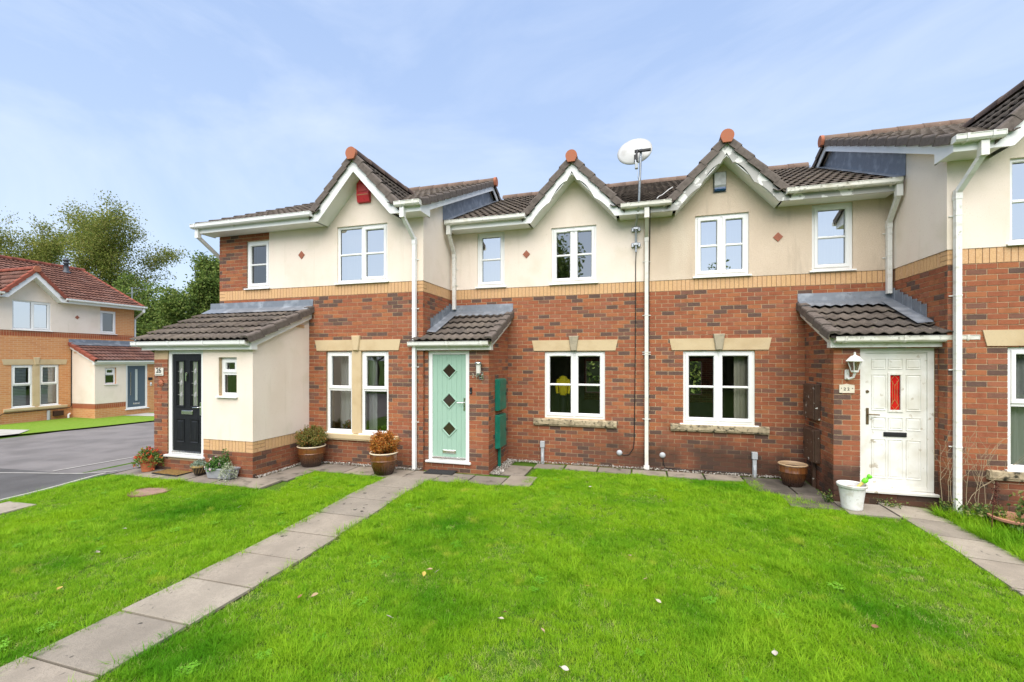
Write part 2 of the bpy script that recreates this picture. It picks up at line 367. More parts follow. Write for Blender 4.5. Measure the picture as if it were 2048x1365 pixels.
def brick_tex(name, c1, c2, c3, mortar):
    m = bpy.data.materials.new(name); m.use_nodes = True; N, Lk = m.node_tree.nodes, m.node_tree.links
    b = N['Principled BSDF']; b.inputs['Roughness'].default_value = 0.85; b.inputs['Specular IOR Level'].default_value = 0.2
    g = N.new('ShaderNodeTexCoord'); sp = N.new('ShaderNodeSeparateXYZ'); ad = N.new('ShaderNodeMath'); cb = N.new('ShaderNodeCombineXYZ')
    Lk.new(g.outputs['Object'], sp.inputs[0]); Lk.new(sp.outputs[0], ad.inputs[0]); Lk.new(sp.outputs[1], ad.inputs[1]); Lk.new(ad.outputs[0], cb.inputs[0]); Lk.new(sp.outputs[2], cb.inputs[1])
    t = N.new('ShaderNodeTexBrick'); t.inputs['Scale'].default_value = 1; t.inputs['Brick Width'].default_value = 0.225; t.inputs['Row Height'].default_value = 0.075
    t.inputs['Mortar Size'].default_value = 0.006; t.inputs['Color1'].default_value = (*c1, 1); t.inputs['Color2'].default_value = (*c2, 1); t.inputs['Mortar'].default_value = (*mortar, 1)
    nz = N.new('ShaderNodeTexNoise'); nz.inputs['Scale'].default_value = 1.2; nz.inputs['Detail'].default_value = 6; Lk.new(g.outputs['Object'], nz.inputs['Vector'])
    mr = N.new('ShaderNodeMapRange'); mr.inputs[1].default_value = 0.45; mr.inputs[2].default_value = 0.7; Lk.new(nz.outputs['Fac'], mr.inputs[0])
    mx = N.new('ShaderNodeMixRGB'); mx.inputs[2].default_value = (*c3, 1); k = N.new('ShaderNodeMath'); k.operation = 'MULTIPLY'; k.inputs[1].default_value = 0.45
    Lk.new(mr.outputs[0], k.inputs[0]); Lk.new(k.outputs[0], mx.inputs[0]); Lk.new(cb.outputs[0], t.inputs['Vector']); Lk.new(t.outputs['Color'], mx.inputs[1]); Lk.new(mx.outputs[0], b.inputs['Base Color'])
    bp = N.new('ShaderNodeBump'); bp.inputs['Strength'].default_value = 0.5; bp.inputs['Distance'].default_value = 0.008; bp.invert = True
    Lk.new(t.outputs['Fac'], bp.inputs['Height']); Lk.new(bp.outputs[0], b.inputs['Normal'])
    return m
ORB = brick_tex('orange_brickwork', (0.60, 0.275, 0.115), (0.52, 0.215, 0.088), (0.58, 0.32, 0.15), (0.60, 0.42, 0.25))
ORS = brick_tex('red_band_brickwork', (0.36, 0.10, 0.045), (0.31, 0.085, 0.04), (0.33, 0.10, 0.05), (0.42, 0.25, 0.14))
ORS.node_tree.nodes['Brick Texture'].inputs['Brick Width'].default_value = 0.075
ORS.node_tree.nodes['Brick Texture'].inputs['Row Height'].default_value = 0.225
ORS.node_tree.nodes['Brick Texture'].offset = 0.0

class House:
    def __init__(s, name, loc, rz, sg, label, textured=False, red=False):
        s.root = tag(empty(name, loc, rz), label, 'house'); s.sg = sg; s.tex = textured; s.red = red
        s.bricks, s.tiles, s.caps = [], [], []
        s.loc = Vector(loc); s.rz = rz
        s.tm = REDT if red else TILES; s.vm = REDV if red else VERGE; s.rm = REDV if red else RIDGE
    def mb(s): return MB(s.sg)
    def world(s, p):
        x, y = p[0], p[1]; c, q = math.cos(s.rz), math.sin(s.rz)
        return (s.loc.x + c * x - q * y, s.loc.y + q * x + c * y, s.loc.z + p[2])
    # --- walls
    @staticmethod
    def P(kind, c, t, z, d):
        return (t, c - d, z) if kind == 'F' else (c - d, t, z) if kind == 'N' else (c + d, t, z)
    def slab(s, m, kind, c, t0, t1, z0, top, holes=(), T=0.25, df=0.0, breaks=()):
        if not callable(top): zt = top; top = lambda t: zt
        ts = sorted({round(x, 4) for x in [t0, t1, *breaks, *[h[0] for h in holes], *[h[1] for h in holes]] if t0 - 1e-6 <= x <= t1 + 1e-6})
        zs = sorted({round(x, 4) for x in [z0, *[h[2] for h in holes], *[h[3] for h in holes]] if x >= z0 - 1e-6})
        nt, nz = len(ts) - 1, len(zs)
        zv = lambda j, t: zs[j] if j < nz else top(t)
        def fill(i, j):
            if i < 0 or j < 0 or i >= nt or j >= nz: return False
            tc_ = (ts[i] + ts[i + 1]) / 2; zc = (zv(j, tc_) + zv(j + 1, tc_)) / 2
            return not any(h[0] < tc_ < h[1] and h[2] < zc < h[3] for h in holes)
        for i in range(nt):
            for j in range(nz):
                if not fill(i, j): continue
                q = [(ts[i], zv(j, ts[i])), (ts[i + 1], zv(j, ts[i + 1])), (ts[i + 1], zv(j + 1, ts[i + 1])), (ts[i], zv(j + 1, ts[i]))]
                f = [s.P(kind, c, t, z, df) for t, z in q]; b = [s.P(kind, c, t, z, -T) for t, z in q]
                m.quad(*f); m.quad(*b[::-1])
                for k, (di, dj) in enumerate(((0, -1), (1, 0), (0, 1), (-1, 0))):
                    if not fill(i + di, j + dj): m.quad(f[k], f[(k + 1) % 4], b[(k + 1) % 4], b[k])
    def wall(s, kind, c, t0, t1, z0, top, holes=(), mat=None, T=0.25, df=0.0, breaks=(), name='wall'):
        m = s.mb(); s.slab(m, kind, c, t0, t1, z0, top, holes, T, df, breaks)
        return m.build(name, mat or MORTAR, s.root)
    def lay(s, wall, kind, c, t0, t1, z0, rows, holes=(), mats=None, w=None, phase=0.0, top=None, name='brick'):
        """stretcher-bond bricks proud of the mortar face"""
        if s.tex: return
        mats = mats or BR; w = w or BRW
        for r in range(rows):
            za = z0 + r * 0.075; zb = za + 0.065; segs = [(t0, t1)]
            for h in holes:
                if h[3] > za + 0.012 and h[2] < zb - 0.012:
                    segs = [x for a, b in segs for x in ((a, min(b, h[0])), (max(a, h[1]), b)) if x[1] - x[0] > 0.03]
            off = phase + (0.1125 if r % 2 else 0.0)
            for a, b in segs:
                k = math.floor((a - off) / 0.225); row = []
                while True:
                    u0, u1 = off + k * 0.225, off + k * 0.225 + 0.215; k += 1
                    if u0 > b: break
                    u0, u1 = max(u0, a), min(u1, b)
                    if u1 - u0 > 0.004: row.append([u0, u1])
                if not row: continue
                if len(row) > 1 and row[0][1] - row[0][0] < 0.05: row[1][0] = a; row.pop(0)
                if len(row) > 1 and row[-1][1] - row[-1][0] < 0.05: row[-2][1] = b; row.pop()
                row[0][0], row[-1][1] = a, b
                for u0, u1 in row:
                    if top and top((u0 + u1) / 2) < zb: continue
                    s._brick(wall, kind, c, u0, u1, za, zb, mats, w, name)
    def _brick(s, wall, kind, c, u0, u1, za, zb, mats, w, name, proud=0.006):
        d1 = proud + random.uniform(-0.0016, 0.0016); d0 = -0.012
        e = random.uniform(-0.0015, 0.0015)
        p, q = s.P(kind, c, u0, za, d0), s.P(kind, c, u1, zb, d1)
        ctr = ((p[0] + q[0]) / 2 * s.sg, (p[1] + q[1]) / 2, (za + zb) / 2 + e); siz = (abs(q[0] - p[0]), abs(q[1] - p[1]), zb - za)
        mi = random.choices(range(len(mats)), w)[0]
        s.bricks.append((wall, name, ctr, siz, mats, mi))
    def soldiers(s, wall, kind, c, t0, t1, z0, h, holes=(), quoin=(), name='soldier_brick'):
        """upright buff bricks; quoin: (t0,t1) stretches laid flat"""
        if s.tex: return
        for a, b in quoin:
            for r in range(3):
                za = z0 + r * 0.068
                mid = (a + b) / 2 + (0.04 if r % 2 else -0.04)
                for u0, u1 in (((a, b - 0.006),) if b - a < 0.2 else ((a, mid - 0.005), (mid + 0.005, b - 0.006))):
                    s._brick(wall, kind, c, u0, u1, za, min(za + 0.06, z0 + h), CREAMB, (1, 1), 'quoin_brick')
        t = t0
        while t < t1 - 0.03:
            u1 = min(t + 0.066, t1); mid = (t + u1) / 2
            if not any(h_[0] < mid < h_[1] and h_[2] < z0 + h / 2 < h_[3] for h_ in holes) and not any(a < mid < b for a, b in quoin):
                s._brick(wall, kind, c, t, u1, z0, z0 + h, CREAMB, (1, 1), name)
            t += 0.075
    # --- roof
    def deck(s, name, polys, mat=None, thick=0.03):
        m = s.mb()
        for p in polys:
            q = [(x, y, z - thick) for x, y, z in p]; n = len(p)
            m._a(list(p) + q, [tuple(range(n)), tuple(range(2 * n - 1, n - 1, -1))] + [(i, (i + 1) % n, n + (i + 1) % n, n + i) for i in range(n)])
        return m.build(name, mat or DECK, s.root)
    def tile_plane(s, roof, o, u, v, nu, nv, gauge, keep=None):
        sg = Vector((s.sg, 1, 1)); o, u, v = Vector(o), Vector(u), Vector(v).normalized()
        vl = Vector((v.x * s.sg, v.y, v.z)); ul = Vector((u.x * s.sg, u.y, u.z)); n = ul.cross(vl)
        if n.z < 0: n = -n
        n.normalize(); ax = vl.cross(n).normalized()
        for j in range(nv):
            for i in range(nu):
                p = o + u * ((i + 0.5) * TW) + v * (j * gauge)
                if keep and not keep(p + v * gauge * 0.5): continue
                pl = Vector((p.x * s.sg, p.y, p.z)) + n * random.uniform(-0.002, 0.003)
                m4 = Matrix((ax, vl, n)).transposed().to_4x4(); m4 = Matrix.Translation(pl) @ m4 @ Matrix.Rotation(random.uniform(-0.007, 0.007), 4, 'Z')
                s.tiles.append((roof, m4, random.randrange(4)))
    def verge(s, roof, o, v, out, nv, gauge, mesh_gauge=None):
        v = Vector(v).normalized(); vl = Vector((v.x * s.sg, v.y, v.z)); ol = Vector((out[0] * s.sg, out[1], out[2])).normalized(); n = ol.cross(vl).normalized()
        flip = n.z < 0
        if flip: n = -n
        cv, cf = cap_mesh_data(gauge); me = shared(('verge_cap', round(gauge, 3), s.red), cv, cf, s.vm, False)
        for j in range(nv):
            p = Vector(o) + v * (j * gauge); pl = Vector((p.x * s.sg, p.y, p.z))
            m4 = Matrix((ol, vl, n)).transposed().to_4x4()
            c = obj('verge_cap', me, roof); c.matrix_local = Matrix.Translation(pl) @ m4
    def ridge(s, roof, p0, p1, r=0.105, L=0.43, name='ridge_tile', end=False):
        p0, p1 = Vector(p0), Vector(p1); d = p1 - p0; n = max(1, round(d.length / L)); L = d.length / n
        dl = Vector((d.x * s.sg, d.y, d.z)).normalized(); up = Vector((0, 0, 1)); up = (up - dl * up.dot(dl)).normalized(); sd_ = dl.cross(up)
        v = []; K = 10
        for y, rr in ((0.0, r), (L + 0.012, r * 0.95)):
            for k in range(K + 1):
                a = math.pi * (1.16 * k / K - 0.08); v.append((rr * math.cos(a), y, rr * math.sin(a) * 1.05))
        f = [(k, k + 1, K + 2 + k, K + 1 + k) for k in range(K)] + [tuple(range(K + 1))]
        me = shared(('ridge_tile', round(L, 3), r, s.red), v, f, s.rm, True)
        for i in range(n):
            p = p0 + d * (i / n); pl = Vector((p.x * s.sg, p.y, p.z + random.uniform(-0.004, 0.004)))
            c = obj(name, me, roof); c.matrix_local = Matrix.Translation(pl) @ Matrix((sd_, dl, up)).transposed().to_4x4()
    def ridge_end(s, roof, p, out, r=0.110):
        """terracotta disc closing the ridge: round head, narrowing to a flat foot"""
        pts = []
        for k in range(13):
            a = math.pi * (1.24 * k / 12 - 0.12); pts.append((r * math.cos(a), r * math.sin(a)))
        pts += [(-r * 0.62, -r * 1.05), (r * 0.62, -r * 1.05)]
        m = s.mb()
        if abs(out[1]) > 0.5: m.prism([(p[0] + x, p[2] + z) for x, z in pts], p[1] - 0.03, p[1] + 0.03, 'y')
        else: m.prism([(p[1] + x, p[2] + z) for x, z in pts], p[0] - 0.03, p[0] + 0.03, 'x')
        return m.build('ridge_end', TERRA, roof)
    # --- drainage
    def gutter(s, a0, a1, yb, zt, mat=None, step=0.85, parent=None):
        mat = mat or PVC
        prof = [(0, 0), (0, -0.062), (-0.018, -0.078), (-0.088, -0.078), (-0.108, -0.055), (-0.112, 0.0), (-0.118, 0.0), (-0.118, 0.006), (-0.106, 0.006), (-0.102, -0.05), (-0.086, -0.072), (-0.02, -0.072), (-0.006, -0.058), (-0.006, 0.0)]
        m = s.mb(); m.prism([(yb + y, zt + z) for y, z in prof], a0, a1, 'x')
        for e0, e1 in ((a0 - 0.006, a0 + 0.002), (a1 - 0.002, a1 + 0.006)):
            m.prism([(yb + y, zt + z) for y, z in [(0.002, 0.004), (0.002, -0.065), (-0.018, -0.082), (-0.09, -0.082), (-0.112, -0.056), (-0.116, 0.004)]], e0, e1, 'x')
        g = m.build('gutter', mat, s.root)
        n = max(2, int((a1 - a0) / step) + 1)
        for i in range(n):
            t = a0 + 0.12 + (a1 - a0 - 0.24) * i / (n - 1); b = s.mb()
            b.prism([(yb + y, zt + z) for y, z in [(0.0, -0.066), (0, -0.10), (-0.012, -0.10), (-0.02, -0.088), (-0.094, -0.085), (-0.116, -0.058), (-0.121, 0.008), (-0.1175, 0.008), (-0.1125, -0.056), (-0.09, -0.0795), (-0.018, -0.0795)]], t - 0.014, t + 0.014, 'x')
            b.build('bracket', mat, g)
        return g
    def downpipe(s, a, yg, zg, yw, ztop, zbot, mat=None, clips=(), shoe=False, da=0.0):
        """outlet under the gutter, swan neck back to the wall, straight pipe, clips"""
        mat = mat or PVC; m = s.mb()
        m.box(a + da - 0.042, a + da + 0.042, yg - 0.042, yg + 0.042, zg - 0.19, zg)
        m.sqpipe([(a + da, yg, zg - 0.16), (a, yw, ztop)], 0.031); m.sqpipe([(a, yw, ztop + 0.03), (a, yw, zbot)], 0.033)
        m.box(a - 0.038, a + 0.038, yw - 0.038, yw + 0.038, ztop - 0.09, ztop - 0.01)
        if shoe: m.box(a - 0.05, a + 0.05, yw - 0.06, yw + 0.05, zbot - 0.02, zbot + 0.04)
        p = m.build('downpipe', mat, s.root)
        for z in clips:
            c = s.mb(); c.box(a - 0.037, a + 0.037, yw - 0.037, yw + 0.034, z - 0.008, z + 0.008); c.box(a - 0.075, a + 0.075, yw + 0.0345, yw + 0.042, z - 0.007, z + 0.007); c.build('pipe_clip', mat, p)
        return p
    # --- joinery
    def window(s, a0, a1, z0, z1, layout, yf=0.03, gm=None, sill=0.04, curtain=None, vent=(), mat=None, deep=0.07):
        """layout: [(width share, [(height share from the bottom, sash?, [bar heights])])]"""
        gm = gm or GLASS; mat = mat or PVC; fw, mw = 0.052, 0.05
        fr = s.mb(); fr.ring(a0, a1, z0, z1, [(0, 0), (fw - 0.012, 0), (fw, 0.012), (fw, deep), (0, deep)], yf)
        A0, A1, Z0, Z1 = a0 + fw, a1 - fw, z0 + fw, z1 - fw
        cells = []; tw = sum(c[0] for c in layout); avail = (A1 - A0) - mw * (len(layout) - 1); x = A0
        for ci, (cw, rows) in enumerate(layout):
            w = avail * cw / tw
            if ci: fr.box(x - mw, x, yf + 0.002, yf + deep - 0.002, Z0, Z1)
            th = sum(r_[0] for r_ in rows); av = (Z1 - Z0) - mw * (len(rows) - 1); z = Z0
            for ri, (rh, sash, bars) in enumerate(rows):
                h = av * rh / th
                if ri: fr.box(x, x + w, yf + 0.004, yf + deep - 0.004, z - mw, z)
                cells.append((x, x + w, z, z + h, sash, bars)); z += h + mw
            x += w + mw
        win = fr.build('window', mat, s.root)
        for (x0, x1, y0, y1, sash, bars) in cells:
            par = win
            if sash:
                q = s.mb(); q.ring(x0 - 0.012, x1 + 0.012, y0 - 0.012, y1 + 0.012, [(0, -0.004), (0.006, -0.014), (0.05, -0.014), (0.062, 0.004), (0.062, 0.05), (0, 0.05)], yf)
                par = q.build('sash', mat, win); x0, x1, y0, y1 = x0 + 0.05, x1 - 0.05, y0 + 0.05, y1 - 0.05
            g = s.mb(); g.ring(x0, x1, y0, y1, [(0, 0.022), (0.007, 0.022), (0.007, 0.03), (0, 0.03)], yf); g.build('gasket', SEAL, par)
            zz = [y0] + [y0 + (y1 - y0) * b for b in bars] + [y1]
            for b in zz[1:-1]:
                q = s.mb(); q.prism([(yf + 0.004, b - 0.012), (yf + 0.026, b - 0.022), (yf + 0.026, b + 0.022), (yf + 0.004, b + 0.012)], x0, x1, 'x'); q.build('glazing_bar', mat, par)
            for i in range(len(zz) - 1):
                q = s.mb(); q.box(x0 + 0.001, x1 - 0.001, yf + 0.028, yf + 0.032, zz[i] + (0.001 if i == 0 else 0.0), zz[i + 1]) if False else q.quad((x0, yf + 0.03, zz[i]), (x1, yf + 0.03, zz[i]), (x1, yf + 0.03, zz[i + 1]), (x0, yf + 0.03, zz[i + 1]))
                o = q.build('pane', gm, par, recalc=False)
                if s.sg < 0:
                    o.data.flip_normals()
        for va in vent:
            q = s.mb(); q.bbox(va - 0.13, va + 0.13, yf - 0.028, yf - 0.015, z1 - 0.088, z1 - 0.062, 0.004); q.build('trickle_vent', mat, win)
        if sill:
            q = s.mb(); q.prism([(yf + 0.03, z0 - 0.002), (-0.045, z0 - 0.010), (-0.05, z0 - 0.016), (-0.05, z0 - 0.034), (-0.04, z0 - 0.034), (-0.036, z0 - 0.026), (yf + 0.03, z0 - 0.022)], a0 - sill, a1 + sill, 'x'); q.build('sill', mat, win)
        if curtain:
            for (c0, c1, cm, yy) in curtain:
                rows = []; n = max(6, int((c1 - c0) / 0.02))
                for z in (z0 + 0.02, z1 - 0.02): rows.append([(c0 + (c1 - c0) * k / n, yf + yy + 0.022 * math.sin(k * 1.25) + 0.008 * math.sin(k * 3.1), z) for k in range(n + 1)])
                q = s.mb(); q.strip(rows); q.build('curtain', cm, win, smooth=True)
        return win
    def door_frame(s, a0, a1, z0, z1, yf, mat=None, fw=0.075):
        m = s.mb(); mat = mat or PVC
        m.box(a0, a0 + fw, yf, yf + 0.07, z0 + 0.045, z1); m.box(a1 - fw, a1, yf, yf + 0.07, z0 + 0.045, z1); m.box(a0 + fw, a1 - fw, yf + 0.001, yf + 0.07, z1 - fw, z1)
        m.prism([(yf - 0.07, z0), (yf - 0.075, z0 + 0.03), (yf + 0.07, z0 + 0.045), (yf + 0.07, z0)], a0 - 0.04, a1 + 0.04, 'x')
        m.box(a0 + fw, a1 - fw, yf + 0.01, yf + 0.07, z0 + 0.0452, z0 + 0.10)
        return m.build('door_frame', mat, s.root)
    def finish(s):
        for name in ('brick', 'soldier_brick', 'quoin_brick'):
            L = [b for b in s.bricks if b[1] == name]
            def score(b):
                q = project(s.world(b[2]))
                if q is None or not (-5 < q[0] < 2053 and -5 < q[1] < 1370): return 0
                z = sorted(b[3]); return z[2] * z[1] / q[2] ** 2
            L.sort(key=score, reverse=True)
            for b in L[:300]:
                o = obj(name, unit_box(b[4][b[5]]), b[0]); o.location = b[2]; o.scale = b[3]
            rest = {}
            for b in L[300:]: rest.setdefault(b[0].name, []).append(b)
            for w, bs in rest.items(): joined_boxes(name + 'work', [(b[2], b[3], b[5]) for b in bs], bs[0][4], bs[0][0])
        def tscore(t):
            q = project(s.world(t[1].translation)); return 0 if q is None or not (-5 < q[0] < 2053 and -5 < q[1] < 1370) else 1 / q[2] ** 2
        s.tiles.sort(key=tscore, reverse=True)
        for roof, m4, k in s.tiles[:300] if not s.tex else []:
            o = obj('roof_tile', shared(('roof_tile', k, s.red), TILE_V, TILE_F, s.tm[k]), roof); o.matrix_local = m4
        rest = {}
        for t in (s.tiles[300:] if not s.tex else s.tiles): rest.setdefault(t[0].name, []).append(t)
        for ts in rest.values(): joined_copies('tile_field', TILE_V, TILE_F, [t[1] for t in ts], [t[2] for t in ts], s.tm, ts[0][0])

EAVE_Y, EAVE_Z = -0.38, 5.0
FY = -0.32                      # fascia and barge plane
def zmain(y): return EAVE_Z + SL * (y - EAVE_Y)
VM = (0, 1 / math.sqrt(1 + SL * SL), SL / math.sqrt(1 + SL * SL))
GAP = 6.03                      # gable ridge height (tile plane)
GS = 5.97

def barge(h, ac, half, scallop, mat, zap=5.965, zlow=4.85):
    """pair of raking boards in the fascia plane"""
    tgl = (zap - zlow) / (half + 0.02)
    for sgn in (-1, 1):
        m = h.mb(); n = 40; top, bot = [], []
        for i in range(n + 1):
            t = i / n; x = (half + 0.02) * t; w = 0.25
            if scallop:
                cuts = [0.0, 0.10, 0.44, 0.93, 1.0]
                for c0, c1 in zip(cuts[:-1], cuts[1:]):
                    if c0 <= t <= c1: w = 0.265 - 0.085 * math.sin(math.pi * (t - c0) / (c1 - c0)) ** 0.75 if c1 < 1 else 0.265
                if t < 0.10: w = 0.195 + 0.07 * t / 0.1
            zo = zap - tgl * x; top.append((ac + sgn * x, zo)); bot.append((ac + sgn * x, max(zo - w, 4.842)))
        for i in range(n): m.prism([top[i], top[i + 1], bot[i + 1], bot[i]], FY - 0.045, FY - 0.021, 'y')
        m.build('bargeboard', mat, h.root)

def gable(h, ac, half, main_roof, scallop, bmat, caps=True):
    """small front gable: deck, soffit, bargeboards, tiles, verge caps, ridge, terracotta end"""
    c47 = 1 / math.sqrt(1 + TG * TG); s47 = TG * c47
    yb = (GAP - EAVE_Z) / SL + EAVE_Y + 0.15
    w = 0.99; polys = []
    for sg in (-1, 1): polys.append([(ac, FY - 0.02, GAP - 0.012), (ac + sg * w, FY - 0.02, GAP - w * TG - 0.012), (ac + sg * w, EAVE_Y + 0.06, GAP - w * TG - 0.012), (ac, yb, GAP - 0.012)])
    roof = h.deck('gable_roof', polys)
    for sg in (-1, 1):
        m = h.mb(); zs = lambda x: GS - 0.245 - x * TG
        xf = 0.83
        m._a([(ac, FY - 0.02, zs(0)), (ac + sg * xf, FY - 0.02, zs(xf)), (ac + sg * xf, 0.0, zs(xf)), (ac, 0.0, zs(0)), (ac, FY - 0.02, zs(0) + 0.02), (ac + sg * xf, FY - 0.02, zs(xf) + 0.02), (ac + sg * xf, 0, zs(xf) + 0.02), (ac, 0, zs(0) + 0.02)],
             [(0, 1, 2, 3), (4, 5, 6, 7), (0, 1, 5, 4), (2, 3, 7, 6)])
        m.build('gable_soffit', PVC, h.root)
        g = 0.292; L0 = w + 0.02
        o = (ac + sg * L0, FY - 0.05, GAP - L0 * TG)
        keep = lambda p: p.z > zmain(p.y) - 0.02 and p.y < yb
        h.tile_plane(roof, o, (0, 1, 0), (-sg * c47, 0, s47), 8, 5, g, keep)
        if caps: h.verge(roof, (ac + sg * (L0 - 0.02), FY - 0.035, GAP - (L0 - 0.02) * TG - 0.005), (-sg * c47, 0, s47), (0, -1, 0), 5, g)
    for sg in (-1, 1):
        m = h.mb(); z0_ = GAP - 0.045
        m.prism([(ac, z0_), (ac + sg * 0.985, z0_ - 0.985 * TG), (ac + sg * 0.985, z0_ - 0.985 * TG - 0.05), (ac, z0_ - 0.05)], FY - 0.066, FY - 0.0455, 'y'); m.build('undercloak', h.vm, h.root)
    h.ridge(roof, (ac, FY - 0.06, GAP + 0.012), (ac, yb, GAP + 0.012))
    h.ridge_end(roof, (ac, FY - 0.10, GAP + 0.005), (0, -1, 0))
    barge(h, ac, half, scallop, bmat)
    return roof

def under_gable(ac):
    return lambda p: not (GAP - abs(p.x - ac) * TG > zmain(p.y) + 0.10)

def eaves(h, spans, mat=None, soff=None):
    """fascia boards and flat soffits between the gables; spans: (a0,a1)"""
    for a0, a1 in spans:
        m = h.mb(); m.box(a0, a1, FY - 0.042, FY - 0.02, 4.84, 5.02); m.build('fascia', mat or PVC, h.root)
        m = h.mb(); m.box(a0, a1, FY - 0.019, -0.018, 4.846, 4.858); m.build('soffit', soff or PVC, h.root)

def interior(h, a0, a1, y1=5.0, rear=None):
    """plastered rooms behind the windows, two storeys"""
    for z0, z1, hole in ((0.3, 2.62, rear), (2.78, 4.95, None)):
        m = h.mb(); y0 = 0.27
        m.cur = 0
        m.quad((a0, y0, z0), (a0, y1, z0), (a0, y1, z1), (a0, y0, z1)); m.quad((a1, y0, z0), (a1, y1, z0), (a1, y1, z1), (a1, y0, z1))
        m.quad((a0, y0, z1), (a1, y0, z1), (a1, y1, z1), (a0, y1, z1))
        if hole:
            b0, b1, c0, c1 = hole
            for q in ((a0, b0, z0, z1), (b1, a1, z0, z1), (b0, b1, z0, c0), (b0, b1, c1, z1)): m.quad((q[0], y1, q[2]), (q[1], y1, q[2]), (q[1], y1, q[3]), (q[0], y1, q[3]))
        else: m.quad((a0, y1, z0), (a1, y1, z0), (a1, y1, z1), (a0, y1, z1))
        m.cur = 1; m.quad((a0, y0, z0), (a1, y0, z0), (a1, y1, z0), (a0, y1, z0))
        m.build('room', [INT, INTF], h.root, recalc=False)

def diamond(h, a, z, r=0.078, mat=None):
    m = h.mb(); m.prism([(a - r, z), (a, z - r * 1.08), (a + r, z), (a, z + r * 1.08)], -0.026, -0.004, 'y'); return m.build('diamond_tile', mat or DIAM, h.root)
DIAM = M('diamond_clay', (0.33, 0.115, 0.068), 0.75, layers=[(30, (0.28, 0.095, 0.06), 0.5, 0.7)])

def lintel(h, a0, a1, z0, z1, slant=0.045, key=True, mat=None, keymat=None):
    m = h.mb(); m.prism([(a0, z1), (a0 + slant, z0), (a1 - slant, z0), (a1, z1)], -0.022, 0.03, 'y'); l = m.build('lintel', mat or STONE, h.root)
    if key:
        c = (a0 + a1) / 2; m = h.mb(); t, b = 0.098, 0.058; e = 0.012
        f = [(c - t + e, z1 + 0.08 - e), (c + t - e, z1 + 0.08 - e), (c + b - e, z0 - 0.002 + e), (c - b + e, z0 - 0.002 + e)]; g = [(c - t, z1 + 0.08), (c + t, z1 + 0.08), (c + b, z0 - 0.002), (c - b, z0 - 0.002)]
        m.strip([[(x, 0.02, z) for x, z in g], [(x, -0.045, z) for x, z in g], [(x, -0.06, z) for x, z in f]], close=True); m._a([(x, -0.06, z) for x, z in f], [(0, 1, 2, 3)])
        m.build('keystone', keymat or mat or STONE, l)
    return l

def stone_sill(h, a0, a1, z0, z1, mat):
    m = h.mb(); m.prism([(0.06, z1), (-0.062, z1 - 0.012), (-0.072, z1 - 0.022), (-0.072, z0 + 0.03), (-0.06, z0 + 0.025), (-0.055, z0), (0.06, z0)], a0, a1, 'x')
    return m.build('stone_sill', mat, h.root)

